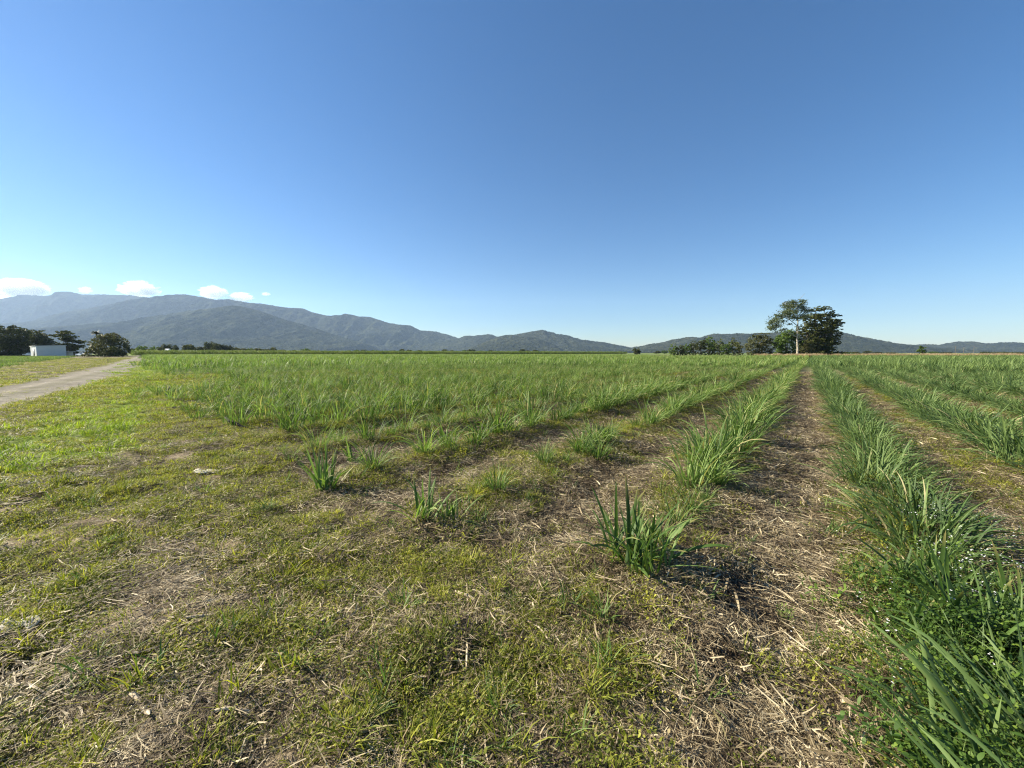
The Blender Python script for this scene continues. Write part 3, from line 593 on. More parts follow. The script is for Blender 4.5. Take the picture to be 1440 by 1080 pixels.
# white flowers over the weed bed
def flowers(name, n):
    parts = []
    for _ in range(n):
        c = np.array([random.uniform(-.03, .03), random.uniform(-.03, .03), random.uniform(.17, .25)])
        k = 5; az = np.arange(k)*2*math.pi/k; parts.append(ovals(np.tile(c, (k, 1)), az, np.full(k, .005), np.full(k, .0042), U(1.1, 1.4, k), droop=np.full(k, .2)))
    return bl_mesh(name, parts, M_petal)
fl = [proto(flowers('flower_head', random.randint(3, 7))) for _ in range(5)]
la_ = rng.normal(1.15, .4, 300); al_ = U(.8, 4.6, 300); X, Y = XY(la_, al_); ok = (fbm(X*3, Y*3, 61, 2) > .42) & vis(X, Y, 1.12); X, Y = X[ok], Y[ok]
scatter('white_flowers', np.stack([X, Y, gh(X, Y)+.02], 1), zrot(len(X)), U(.75, 1.1, len(X)), fl, label='tiny white weed flowers dotted among the weeds at the lower right', category='flowers')
# dry trash
def trash(name, n, rad, long_, wd_, dens=1):
    b = disc(n, rad); b[:, 2] = U(.0, .03, n)
    L = (.025+.17*rng.random(n)**2.2)*long_
    return bl_mesh(name, [blades(b, rng.normal(0, .75, n)+np.where(rng.random(n) < .5, math.pi, 0), L, U(.3, 1.3, n)*wd_, U(1.36, 1.64, n), U(-.2, .3, n), 4, 2, 1, twist=rng.normal(0, .8, n), taper='strip', side=rng.normal(0, .12, n))], M_straw, False)
tr = [trash('trash', 130, .22, .62, .0034) for _ in range(7)]+[trash('trash', 60, .24, .95, .0065) for _ in range(3)]+[trash('trash', 34, .26, .9, .010) for _ in range(1)]
X, Y = sample(70000, .9, 36, 1.15); z = zones(X, Y)
ok = (rng.random(len(X)) < z['st']+.30*sstep(5, 2, np.hypot(X, Y))*(1-z['bare'])*sstep(.35, .55, fbm(X*1.7, Y*1.7, 97, 3))) & vis(X, Y, 1.12); X, Y = X[ok], Y[ok]; r = np.hypot(X, Y); print('straw', len(X))
rt = zrot(len(X), .10); rt[:, 2] = (math.pi/2-RA)+math.pi/2*0+rng.normal(0, .9, len(X))
ti = np.where(rng.random(len(X)) < .07, 10, rng.integers(0, 10, len(X)))
scatter('dry_cane_trash', np.stack([X, Y, gh(X, Y)+.002], 1), rt, U(.6, 1.2, len(X))*(1+.03*np.clip(r-3, 0, 30))*np.clip(.25+r*.25, .62, 1), [proto(m) for m in tr], ti, label='brown and straw coloured dead cane leaves covering the furrows', category='straw')
# tan grass at the right far edge of the field and under the trees
dg = [proto(bl_mesh('dry_grass_piece', [blades(np.stack([U(-1.2, 1.2, 120), U(-.5, .5, 120), np.zeros(120)], 1), U(0, 6.28, 120), U(.6, 1.5, 120), U(.03, .06, 120), U(0, .35, 120), U(0, .8, 120), 4, 2, 1.5)], M_dryg)) for _ in range(3)]
pp = []
for x in np.arange(1070, 1480, .9):
    for k in range(3):
        if vn(x*.05, k*3.1, 8) < .38: continue
        D = far_limit(np.array([(x-720)/F]), np.array([1.]))[0]+1.5+k*1.5; q = P(x, 498, D); pp.append((q[0]+random.uniform(-1, 1), D+random.uniform(-.6, .6), -.05))
pp = np.array(pp); scatter('dry_grass', pp, zrot(len(pp), .03), U(.55, 1.15, len(pp)), dg, label='tan dry grass fringe along the far right edge of the field', category='grass')

# ================================================================== TREES
M_bark = plain_mat('grey brown bark', [(.3, (.07, .05, .035)), (.7, (.18, .14, .10))], 3, .9)
M_bark2 = plain_mat('mottled grey bark', [(.3, (.16, .14, .11)), (.7, (.38, .35, .29))], 2, .8)
M_white = plain_mat('pale smooth bark', [(.3, (.20, .17, .12)), (.55, (.46, .41, .32)), (.7, (.30, .26, .20))], 2.2, .7)
def crown_mat(name, a, b, c, tr=.25): return leaf_mat(name, [(.15, a), (.5, b), (.85, c)], tr, nscale=.35, spec=.25)
C_dark = crown_mat('dark glossy foliage', (.018, .025, .007), (.046, .058, .014), (.13, .14, .03), .2)
C_mid = crown_mat('bright shrub foliage', (.04, .075, .014), (.075, .13, .02), (.13, .18, .035), .3)
C_olive = crown_mat('olive foliage', (.04, .05, .018), (.085, .09, .032), (.15, .145, .06), .25)
C_pale = crown_mat('grey green airy foliage', (.05, .07, .03), (.10, .125, .055), (.17, .19, .09), .3)
C_red = crown_mat('russet tinged foliage', (.05, .045, .022), (.085, .075, .03), (.14, .10, .05), .25)
def tube(pts, rad, k=7):
    V = []; Fq = []; pts = [Vector(p) for p in pts]
    for i, p in enumerate(pts):
        d = (pts[min(i+1, len(pts)-1)]-pts[max(i-1, 0)]).normalized(); a = d.orthogonal().normalized(); b = d.cross(a)
        for j in range(k):
            t = 2*math.pi*j/k; V.append(p+(a*math.cos(t)+b*math.sin(t))*rad[i])
        if i:
            for j in range(k): o = (i-1)*k; Fq.append((o+j, o+(j+1) % k, o+k+(j+1) % k, o+k+j))
    return np.array([tuple(v) for v in V]), np.array(Fq)
def join(ms):
    V = []; Fq = []; o = 0
    for v, f in ms: V.append(v); Fq.append(f+o); o += len(v)
    return np.concatenate(V), np.concatenate(Fq)
def limb(a, b, r0, r1, bend=.12, n=6, k=7):
    a = Vector(a); b = Vector(b); L = (b-a).length; j = Vector((random.uniform(-1, 1), random.uniform(-1, 1), random.uniform(.2, 1)))*bend*L
    pts = [a.lerp(b, t)+j*math.sin(t*math.pi) for t in np.linspace(0, 1, n)]
    return tube(pts, np.linspace(r0, r1, n), k)
def crown_mesh(name, lobes, mat, leaf=.35, dens=1.0, hollow=.45, sub=.28, flat=1.0):
    """lobes: (cx,cy,cz,rx,ry,rz); every lobe is filled with small sprays of leaf sized faces"""
    C = []
    for (cx, cy, cz, rx, ry, rz) in lobes:
        vol = rx*rz+ry*rz+rx*ry; ns = max(5, int(dens*vol*2.2))
        d = rng.normal(size=(ns, 3)); d /= np.linalg.norm(d, axis=1)[:, None]
        q = hollow+(1-hollow)*rng.random(ns)**.6; q = q*(1+rng.normal(0, .10, ns))
        sp = np.array([cx, cy, cz])+d*q[:, None]*np.array([rx, ry, rz])
        m = 16; sr = sub*(rx*ry*rz)**(1/3)*U(.6, 1.3, ns)
        off = rng.normal(size=(ns, m, 3))*sr[:, None, None]*np.array([.6, .6, .35*flat])
        C.append((sp[:, None, :]+off).reshape(-1, 3))
    C = np.concatenate(C); n = len(C)
    a = rng.normal(size=(n, 3)); a /= np.linalg.norm(a, axis=1)[:, None]; b = rng.normal(size=(n, 3)); b[:, 2] *= .5; b = np.cross(a, b); b /= np.linalg.norm(b, axis=1)[:, None]
    s = U(.5, 1.1, n)[:, None]*leaf
    V = np.stack([C-a*s*.7, C+b*s*.32, C+a*s*.7, C-b*s*.32], 1).reshape(-1, 3); Fq = np.arange(4*n).reshape(-1, 4)
    return mk_mesh(name, V, Fq, {'rnd': np.repeat(rng.random(n), 4), 't': np.zeros(4*n)}, False, mat)
def tree_px(name, label, categ, D, base_x, lobes_px, mat, leaf=.35, dens=1.0, bark=None, trunk_r=.25, trunks=None, group=None, hollow=.45, sub=.2, thick=.8, extra=None, flat=1.0, skirt=False):
    """lobes in photo pixels (x, y, rx, ry[, depth offset]) turned into real sizes at distance D"""
    bp = P(base_x, 496, D); bx = bp[0]; m = D/F
    root = empty(name, (bx, D, 0), label=label, category=categ)
    if group: root['group'] = group
    L = []
    for lb in lobes_px:
        x, y, rx, ry = lb[:4]; dz = lb[4] if len(lb) > 4 else random.uniform(-.5, .5)*rx*m*.8
        q = P(x, y, D); L.append((q[0]-bx, dz, q[2], rx*m, max(rx, ry)*m*thick, ry*m))
    if skirt:
        xa = min(l[0]-l[2] for l in lobes_px); xb = max(l[0]+l[2] for l in lobes_px); wid = xb-xa; hh = 1.9/m
        for t in (.2, .4, .6, .8):
            q = P(xa+wid*t, 496, D); L.append((q[0]-bx, random.uniform(-.3, .3)*wid*m*.4, hh*m*.55, wid*.17*m, wid*.2*m, hh*m*.62))
    ms = []
    if trunks is None: trunks = [[(base_x, 500)]]
    top = Vector((0, 0, max(1.2, min(l[2] for l in L))))
    ms.append(tube([(0, 0, -.1), (0.05, 0, top.z*.5), tuple(top)], [trunk_r*1.25, trunk_r, trunk_r*.75], 9))
    for l in L: ms.append(limb(tuple(top*.9), (l[0], l[1], l[2]), trunk_r*.6, trunk_r*.12))
    if extra: ms += extra(bx)
    V, Fq = join(ms)
    link('trunk', mk_mesh('trunk', V, Fq, None, True, bark or M_bark), root)
    link('crown', crown_mesh('crown', L, mat, leaf, dens, hollow, sub, flat), root)
    return root
DT = 138
# the big dark tree
tree_px('broadleaf_tree', 'large dense dark tree, right hand side of the big clump on the field edge', 'tree', DT+3, 1152,
        [(1150, 480, 22, 15), (1166, 474, 14, 11), (1158, 462, 17, 8), (1140, 462, 13, 10), (1146, 447, 13, 6), (1164, 452, 13, 4.5), (1176, 462, 9, 5), (1132, 449, 9, 6), (1156, 434, 11, 3.6), (1174, 443, 9, 3), (1172, 483, 10, 8), (1136, 484, 14, 12), (1146, 437, 8, 3.5), (1179, 452, 6, 2.6), (1128, 470, 9, 12), (1160, 489, 12, 8), (1168, 439, 6, 2.5), (1180, 470, 5, 5), (1150, 455, 14, 5), (1160, 445, 15, 6), (1170, 456, 11, 6)], C_dark, .45, 1.7, trunk_r=.55, hollow=.2, sub=.17, flat=.7, skirt=True)
# pale trunk tree, built from explicit limbs
def gum():
    D = DT-2; m = D/F; bp = P(1121.5, 496, D)[0]
    root = empty('pale_trunk_tree', (bp, D, 0), label='tall airy tree with a white trunk and sparse crown leaning left', category='tree')
    def q(x, y, dz=0): v = P(x, y, D); return Vector((v[0]-bp, dz, v[2]))
    T = [tube([(0, 0, -.1), q(1121.6, 490), q(1121, 478), q(1121.5, 466), q(1122, 455), q(1121, 446), q(1122, 436), q(1125, 428)], [.36, .28, .25, .22, .18, .14, .09, .04], 10)]
    tips = [((1121, 458), (1110, 448), (1100, 447), (1090, 450)), ((1110, 448), (1104, 440), (1096, 438), (1088, 444)), ((1122, 450), (1114, 438), (1108, 430), (1104, 427)), ((1121, 446), (1128, 438), (1131, 429), (1130, 424)),
            ((1122, 440), (1118, 430), (1117, 424), (1120, 421)), ((1122, 452), (1133, 445), (1138, 438), (1142, 434)), ((1121, 474), (1112, 470), (1104, 466), (1099, 464)), ((1121.5, 480), (1128, 478), (1134, 477), (1138, 474)), ((1121, 470), (1118, 472), (1116, 470), (1115, 467))]
    B_ = []
    for t in tips:
        pts = [q(x, y, (k*random.uniform(-.6, .6))) for k, (x, y) in enumerate(t)]; B_.append(tube(pts, [.13, .10, .06, .025], 6))
        for s in range(5):
            a = pts[random.choice((1, 2, 3))]; B_.append(limb(tuple(a), tuple(a+Vector((random.uniform(-2.2, 1.8), random.uniform(-2, 2), random.uniform(-.3, 1.8)))), .05, .015, k=4))
    V, Fq = join(T); link('trunk', mk_mesh('trunk', V, Fq, None, True, M_white), root)
    V, Fq = join(B_); link('limbs', mk_mesh('limbs', V, Fq, None, True, M_bark2), root)
    lb = []
    for (x, y, rx, ry) in [(1084, 461, 5, 4), (1088, 452, 6, 3.5), (1092, 444, 7, 3), (1100, 440, 7, 2.6), (1096, 458, 5, 2.5), (1103, 447, 5, 2.2), (1108, 430, 8, 3), (1116, 425, 8, 3), (1124, 424, 8, 2.5), (1129, 432, 6, 3), (1113, 436, 6, 3), (1122, 438, 6, 4), (1134, 437, 6, 3),
                           (1117, 446, 4, 3), (1108, 456, 4, 2), (1128, 445, 5, 3), (1105, 463, 7, 2), (1088, 466, 5, 2), (1101, 452, 4, 1.6), (1082, 455, 5, 4), (1096, 449, 6, 3), (1110, 441, 6, 3), (1119, 430, 9, 4), (1112, 425, 6, 2.5), (1126, 429, 7, 4), (1090, 459, 6, 3), (1099, 444, 7, 3), (1090, 453, 11, 8), (1104, 441, 12, 8), (1118, 431, 13, 8), (1131, 439, 9, 8), (1084, 462, 7, 6), (1113, 448, 8, 5)]:
        v = q(x, y, random.uniform(-2, 2)); lb.append((v[0], v[1], v[2], rx*m, rx*m*.9, ry*m))
    link('crown', crown_mesh('crown', lb, C_pale, .36, 1.25, .1, .5, .8), root)
gum()
tree_px('leafy_tree', 'bright green bushy tree between the white trunk and the olive shrub', 'tree', DT+4, 1108, [(1108, 482, 14, 14), (1100, 476, 9, 10), (1114, 472, 9, 8), (1096, 488, 8, 9), (1108, 468, 8, 5), (1118, 486, 8, 11), (1092, 482, 6, 8)], C_mid, .45, 1.4, trunk_r=.25, skirt=True)
tree_px('olive_shrub', 'olive brown rounded shrub at the left end of the big tree clump', 'shrub', DT+2, 1068, [(1066, 484, 14, 13), (1058, 488, 9, 9), (1075, 478, 9, 9), (1072, 472, 6, 4), (1082, 487, 8, 10), (1064, 474, 6, 5)], C_olive, .42, 1.5, trunk_r=.2, skirt=True)
tree_px('undergrowth_shrub', 'low olive shrub in front of the dark tree, right of the white trunk', 'shrub', DT-1, 1134, [(1132, 489, 9, 8), (1141, 491, 9, 6), (1127, 492, 6, 6), (1137, 482, 6, 6)], C_olive, .42, 1.4, trunk_r=.15, skirt=True)
tree_px('small_tree', 'small lone young tree at the field edge under the right hand hills', 'tree', 140, 1297, [(1296, 492, 3.2, 4.5), (1295, 487, 2.4, 2.2), (1299, 489, 3, 2), (1293, 494, 3, 3), (1299, 496, 3.5, 3)], C_mid, .4, 3.0, trunk_r=.1)
RW = [(947, 489, 7, 8), (957, 490, 8, 7), (966, 489, 8, 8), (975, 487, 8, 9), (986, 484, 9, 11), (996, 483, 10, 12), (1004, 487, 7, 9), (1012, 485, 8, 10), (1021, 488, 8, 8), (1031, 485, 9, 11), (1039, 488, 6, 8)]
RWL = ['thin pale tree at the left end of the low tree row', 'rounded green tree second from the left in the low tree row', 'low green tree third from the left in the low tree row', 'yellow green tree just left of the tallest pair in the low row', 'tall dark tree left of the centre of the low tree row',
       'tallest bushy tree in the centre of the low tree row', 'narrow dark tree right of the tallest one in the low row', 'pale green tree with a visible stem right of centre in the low row', 'dense green tree third from the right end of the low row', 'wide dark tree near the right end of the low tree row', 'small dark tree at the right end of the low tree row']
for k, (x, y, rx, ry) in enumerate(RW):
    D = 215+random.uniform(-8, 8)
    tree_px('row_tree', RWL[k], 'tree', D, x, [(x, y+2, rx*.9, ry*.75), (x-rx*.45, y+ry*.25, rx*.55, ry*.6), (x+rx*.45, y+ry*.2, rx*.55, ry*.6), (x+random.uniform(-2, 2), y-ry*.45, rx*.55, ry*.45), (x+random.uniform(-5, 5), y+6, rx*.7, 4)], random.choice([C_dark, C_mid, C_olive, C_pale]) if k not in (4, 6, 9) else C_dark, .6, .55, trunk_r=.22, group='low row of trees left of the big clump', skirt=True)
tree_px('round_bush', 'single round dark bush standing alone in the distance near the centre', 'bush', 300, 895, [(895, 493, 5.5, 4.5), (893, 494, 3.5, 4), (898, 494, 3.5, 4)], C_dark, .9, .5, trunk_r=.3, skirt=True)
# trees at the far left
tree_px('dark_tree', 'large black green tree at the left edge of the picture', 'tree', 172, 8, [(5, 476, 16, 16), (-12, 474, 16, 16), (14, 486, 16, 14), (2, 463, 9, 6), (-5, 490, 18, 10)], C_dark, .6, .8, trunk_r=.5, skirt=True)
tree_px('dark_tree', 'black green tree with a ragged crown between the left edge and the shed', 'tree', 176, 28, [(24, 474, 12, 13), (22, 461, 6, 3.5), (32, 470, 10, 9), (30, 486, 14, 13), (17, 466, 6, 5)], C_dark, .6, .9, trunk_r=.45, skirt=True)
tree_px('dark_tree', 'dark spreading tree rising behind the white shed roof', 'tree', 185, 52, [(46, 473, 12, 10), (56, 474, 11, 8), (65, 479, 9, 7), (50, 484, 16, 10), (64, 488, 9, 8), (40, 466, 8, 4)], C_dark, .6, .9, trunk_r=.45, skirt=True)
tree_px('layered_tree', 'dark tree with tiered spreading branches at the right end of the shed', 'tree', 190, 98, [(90, 467, 9, 2), (84, 472, 10, 2.2), (98, 469, 9, 2), (101, 474, 11, 2.2), (88, 477, 10, 2.4), (104, 480, 11, 2.3), (96, 485, 12, 3), (108, 487, 9, 2.4), (101, 491, 9, 5), (90, 466, 4, 2), (112, 482, 5, 1.6), (80, 484, 6, 4), (95, 475, 5, 5)], C_dark, .55, 1.6, trunk_r=.4, hollow=.2, flat=.6, skirt=True)
tree_px('bushy_tree', 'broad rounded green and russet bush beside the bend of the gravel track', 'tree', 150, 152, [(152, 484, 16, 12), (138, 488, 12, 10), (166, 486, 13, 12), (146, 478, 10, 7), (160, 475, 9, 6), (174, 490, 8, 8), (132, 493, 8, 6), (156, 494, 13, 5)], C_olive, .5, 1.1, trunk_r=.3, skirt=True)
tree_px('dark_shrub', 'low dark shrub at the foot of the broad bush by the track bend', 'shrub', 144, 156, [(156, 493, 10, 6), (150, 495, 6, 4), (164, 492, 7, 6)], C_dark, .45, 1.4, trunk_r=.15, skirt=True)
tree_px('russet_tree', 'russet topped tree rising from the broad bush by the track', 'tree', 156, 160, [(160, 472, 9, 4), (153, 472, 5, 4), (166, 476, 8, 5), (158, 478, 8, 6)], C_red, .45, 1.1, trunk_r=.2)
def palm(x, ytop, D, label):
    b = P(x, 496, D); top = P(x, ytop, D)[2]; root = empty('palm_tree', (b[0], D, 0), label=label, category='palm tree')
    V, Fq = tube([(0, 0, -.1), (.1, 0, top*.5), (0, 0, top)], [.2, .15, .12], 8); link('trunk', mk_mesh('trunk', V, Fq, None, True, M_bark), root)
    n = 22; parts = [blades(np.tile([0, 0, top], (n, 1)), U(0, 6.28, n), U(1.8, 2.6, n), U(.35, .55, n), U(.1, 1.2, n), U(.8, 1.6, n), 7, 3, 1.2, fold=.8)]
    link('crown', bl_mesh('crown', parts, C_dark), root)
palm(138, 470.5, 158, 'slim palm with a feathery head above the broad bush by the track')
# the tree line behind the tall cane: individual trees, two or three masters copied
def far_tree(mat, seed, hh=9, ww=9):
    root = empty('tree_line_tree', (0, 0, 0)); L = []
    for _ in range(6): L.append((random.uniform(-.32, .32)*ww, random.uniform(-.3, .3)*ww, hh*random.uniform(.42, .78), ww*random.uniform(.22, .36), ww*random.uniform(.2, .34), hh*random.uniform(.16, .28)))
    L.append((0, 0, hh*.38, ww*.42, ww*.4, hh*.3))
    V, Fq = join([tube([(0, 0, -.2), (.1, 0, hh*.3), (0, 0, hh*.6)], [.35, .28, .15], 7)]+[limb((0, 0, hh*.3), l[:3], .15, .04) for l in L])
    link('trunk', mk_mesh('trunk', V, Fq, None, True, M_bark), root); link('crown', crown_mesh('crown', L, mat, .8, .55, .4), root)
    return root
masters = [far_tree(m, k, random.uniform(7, 10), random.uniform(8, 12)) for k, m in enumerate([C_dark, C_mid, C_dark, C_olive, C_dark])]
used = [False]*len(masters)
def copy_tree(root):
    c = root.copy(); COL.objects.link(c)
    for ch in root.children: d = ch.copy(); d.parent = c; COL.objects.link(d)
    return c
def put_far(x, ytop, D, wpx, label, group, k=None):
    k = random.randrange(len(masters)) if k is None else k
    o = copy_tree(masters[k]) if used[k] else masters[k]; used[k] = True
    q = P(x, ytop, D); o.location = (q[0], D, -.2); hz = q[2]/9.0; wx = wpx*D/F/10.0
    o.scale = (wx, wx, hz); o.rotation_euler = (0, 0, random.uniform(0, 6.28)); o['label'] = label; o['category'] = 'tree'; o['group'] = group
g1 = 'trees in the tree line behind the tall cane'
lab1 = 'dark tree in the distant line behind the left part of the tall cane'
FT = [(188, 487, 12), (199, 484, 14), (209, 487, 10), (218, 485, 12), (226, 484, 9), (236, 485, 12), (247, 486.5, 9), (262, 481, 14), (272, 483, 13), (283, 484, 12), (292, 482, 12), (302, 484, 11), (311, 480.5, 14), (320, 481.5, 11), (330, 485, 12), (341, 486.5, 12), (352, 488, 10), (362, 486.5, 12), (373, 488, 12), (385, 489, 10), (396, 489, 11), (412, 490, 9), (430, 488.5, 12), (444, 491, 10)]
for k, (x, y, wd_) in enumerate(FT):
    if x < 232: put_far(x, y, 265, wd_, 'green tree in the short line just right of the track bend', 'trees just right of the track bend', random.choice((1, 0, 3)))
    else: put_far(x, y, 330+random.uniform(-20, 20), wd_, lab1, g1)
g2 = 'faint small trees at the foot of the mountains'
for x in list(range(458, 700, 11))+[925, 934]:
    put_far(x+random.uniform(-3, 3), random.uniform(491, 493), 620, random.uniform(7, 11), 'tiny faint tree along the foot of the mountains, above the tall cane', g2)
for x, y, wd_ in [(733, 489, 9), (742, 491, 8), (752, 490.5, 10), (765, 492, 7), (790, 493, 8), (831, 494, 6), (857, 493.5, 8)]:
    put_far(x, y, 520, wd_, 'small dark tree in the distance below the central hill', 'small trees below the central hill')
for x in (1190, 1204, 1218, 1236, 1254, 1312, 1330, 1384, 1398, 1412, 1430):
    put_far(x, 494.3+random.uniform(-.8, .6), 480, 12, 'low distant tree at the foot of the right hand hills', 'low trees at the foot of the right hand hills')

# ================================================================== SHED, VEHICLES, POSTS
def box(x0, x1, y0, y1, z0, z1):
    V = np.array([(x, y, z) for z in (z0, z1) for y in (y0, y1) for x in (x0, x1)], float)
    return V, np.array([(0, 2, 3, 1), (4, 5, 7, 6), (0, 1, 5, 4), (2, 6, 7, 3), (0, 4, 6, 2), (1, 3, 7, 5)])
def part(name, ms, mat, parent, smooth=False, bev=0, **kw):
    V, Fq = join(ms) if isinstance(ms, list) else ms
    o = link(name, mk_mesh(name, V, Fq, None, smooth, mat), parent, **kw)
    if bev: b = o.modifiers.new('bevel', 'BEVEL'); b.width = bev; b.segments = 2; b.limit_method = 'ANGLE'
    return o
M_sheet = plain_mat('painted corrugated sheet', [(.3, (.56, .58, .57)), (.7, (.64, .66, .64))], .8, .5)
M_roofw = plain_mat('white roof sheet', [(.3, (.74, .76, .76)), (.7, (.82, .83, .82))], .8, .4)
M_whitep = plain_mat('white car paint', [(.3, (.78, .79, .8)), (.7, (.82, .82, .82))], .5, .25, spec=.5)
M_darkglass = plain_mat('dark car glass', [(.3, (.02, .025, .03)), (.7, (.03, .035, .04))], .5, .08, spec=.6)
M_rubber = plain_mat('black rubber', [(.3, (.02, .02, .02)), (.7, (.035, .035, .035))], 4, .8)
M_steel = plain_mat('dull steel', [(.3, (.25, .25, .25)), (.7, (.4, .4, .4))], 3, .5, metal=.4)
M_wood = plain_mat('weathered timber', [(.3, (.10, .08, .06)), (.7, (.24, .20, .15))], 8, .9)
def shed():
    D0 = 150; c = P(52, 500, D0); th = math.radians(57); root = empty('farm_shed', (c[0], D0, 0), label='pale blue grey metal farm shed with a white skillion roof in front of dark trees', category='shed')
    root.rotation_euler = (0, 0, th)
    Lx, Wy = 7.6, 14.5; z0 = 4.05; z1 = 4.35
    # corrugated walls: local x runs along the long face seen from the camera, y goes back to the left
    def wall(ax, at, ln, ha, hb, sg):
        n = int(ln/.10); t = np.linspace(0, ln, n+1); off = .018*np.sin(t*2*math.pi/.4)+at
        hh = ha+(hb-ha)*t/ln
        if ax == 'x': lo = np.stack([t, off, 0*t], 1); hi = np.stack([t, off, hh], 1)
        else: lo = np.stack([off, t, 0*t], 1); hi = np.stack([off, t, hh], 1)
        V = np.concatenate([lo, hi]); i = np.arange(n); return V, np.stack([i, i+1, i+n+2, i+n+1], 1)
    part('wall', [wall('x', 0, Lx, z0, z1, 1), wall('x', Wy, Lx, z0, z1, 1), wall('y', 0, Wy, z0, z0, 1), wall('y', Lx, Wy, z1, z1, 1)], M_sheet, root)
    r = box(-.25, Lx+.25, -.25, Wy+.25, 0, .14); r[0][:, 2] += z0+.02+(z1-z0)*(r[0][:, 0]/Lx); part('roof', [r], M_roofw, root)
    part('corner_trim', [box(-.06, .10, -.07, -.025, 0, z0-.02), box(-.07, -.025, -.025, .12, 0, z0-.02)], M_roofw, root)
    part('roller_door', [box(-.05, -.03, 4.5, 9.5, 0.02, 3.2)], M_steel, root)
    a = box(Lx+.05, Lx+2.6, .3, 4, 1.9, 2.0); part('awning', [a], M_roofw, root)
    part('awning_post', [box(Lx+2.4, Lx+2.5, .4, .5, 0, 1.89)], M_steel, root)
    part('side_wall', [box(Lx+.08, Lx+2.3, 3.0, 3.08, 0, 1.88)], M_sheet, root)
shed()
def loft(secs, k):
    V = np.concatenate([np.array(s, float) for s in secs]); Fq = []
    for i in range(len(secs)-1):
        for j in range(k): o = i*k; Fq.append((o+j, o+(j+1) % k, o+k+(j+1) % k, o+k+j))
    return V, Fq
def car(x, D, rz, label, ute=True, name='pickup_truck'):
    q = P(x, 498, D); root = empty(name, (q[0], D, 0), label=label, category='pickup truck' if ute else 'car'); root.rotation_euler = (0, 0, rz)
    import bmesh
    def side(prof, w0, w1, nm, mat, par):
        bm = bmesh.new(); A = [bm.verts.new((p[0], -(w1 if p[1] > 1.1 else w0), p[1])) for p in prof]; B = [bm.verts.new((p[0], (w1 if p[1] > 1.1 else w0), p[1])) for p in prof]
        bm.faces.new(A); bm.faces.new(B[::-1]); n = len(prof)
        for i in range(n): bm.faces.new((A[i], B[i], B[(i+1) % n], A[(i+1) % n]))
        bmesh.ops.recalc_face_normals(bm, faces=bm.faces); bmesh.ops.bevel(bm, geom=bm.edges[:], offset=.05, segments=2, affect='EDGES')
        me = bpy.data.meshes.new(nm); bm.to_mesh(me); bm.free(); me.materials.append(mat); return link(nm, me, par)
    if ute:
        body = side([(-2.55, .45), (-2.55, .95), (-2.3, 1.08), (-1.25, 1.15), (-.55, 1.72), (.85, 1.76), (1.0, 1.1), (1.0, .45)], .9, .74, 'body', M_whitep, root)
        part('tray', [box(1.08, 2.75, -.92, .92, .78, .84), box(1.08, 2.75, -.92, -.88, .845, 1.25), box(1.08, 2.75, .88, .92, .845, 1.25), box(2.71, 2.75, -.87, .87, .845, 1.25), box(1.08, 1.12, -.87, .87, .845, 1.7)], M_steel, root)
    else:
        body = side([(-2.2, .4), (-2.2, .85), (-1.2, 1.0), (-.6, 1.5), (.9, 1.52), (1.7, 1.05), (2.1, .95), (2.1, .4)], .86, .68, 'body', M_whitep, root)
    part('windscreen', [(np.array([(-1.22, -.66, 1.2), (-1.22, .66, 1.2), (-.62, .62, 1.69 if ute else 1.5), (-.62, -.62, 1.69 if ute else 1.5)], float), np.array([(0, 1, 2, 3)]))], M_darkglass, root)
    for sg in (-1, 1):
        part('side_window', [box(-.55, .7, sg*.78-.012, sg*.78+.012, 1.2, 1.6 if ute else 1.42)], M_darkglass, root)
        for wx in (-1.7, 1.75 if ute else 1.4):
            V = []; Fq = []; k = 20; prof = [(.0, .11), (.2, .12), (.24, .10), (.34, .11), (.36, .07), (.36, -.07), (.34, -.11), (0, -.11)]
            for (rr_, yy_) in prof:
                for j in range(k): a = 2*math.pi*j/k; V.append((wx+rr_*math.cos(a), sg*.82+yy_, .36+rr_*math.sin(a)))
            for i in range(len(prof)-1):
                for j in range(k): o = i*k; Fq.append((o+j, o+(j+1) % k, o+k+(j+1) % k, o+k+j))
            part('wheel', (np.array(V), np.array(Fq)), M_rubber, root, True)
        part('headlight', [box(-2.575, -2.53, sg*.68-.13, sg*.68+.13, .8, .95) if ute else box(-2.22, -2.18, sg*.6-.13, sg*.6+.13, .68, .82)], M_steel, root)
car(117, 152, math.radians(-8), 'white pickup truck with a grey tray parked between the tiered tree and the broad bush')
car(43.5, 168, math.radians(20), 'white car with its front showing at the left end of the shed', False, 'parked_car')
def house(x, D, label, w_=9, d=7, h=2.9):
    q = P(x, 496, D); root = empty('farm_house', (q[0], D, 0), label=label, category='house'); root.rotation_euler = (0, 0, .4)
    part('wall', [box(-w_/2, w_/2, -d/2, d/2, 0, h)], M_roofw, root)
    V = np.array([(-w_/2-.5, -d/2-.5, h+.01), (w_/2+.5, -d/2-.5, h+.01), (w_/2+.5, d/2+.5, h+.01), (-w_/2-.5, d/2+.5, h+.01), (-w_/2-.5, 0, h+1.6), (w_/2+.5, 0, h+1.6)], float)
    me = bpy.data.meshes.new('roof'); me.from_pydata(V.tolist(), [], [(0, 1, 5, 4), (2, 3, 4, 5), (0, 4, 3), (1, 2, 5), (0, 3, 2, 1)]); me.materials.append(M_roofw); link('roof', me, root)
    for wx in (-2.5, 0, 2.5): part('window', [box(wx-.6, wx+.6, -d/2-.03, -d/2-.005, 1.0, 2.2)], M_darkglass, root)
house(227, 290, 'tiny white farm house among the trees right of the track bend')
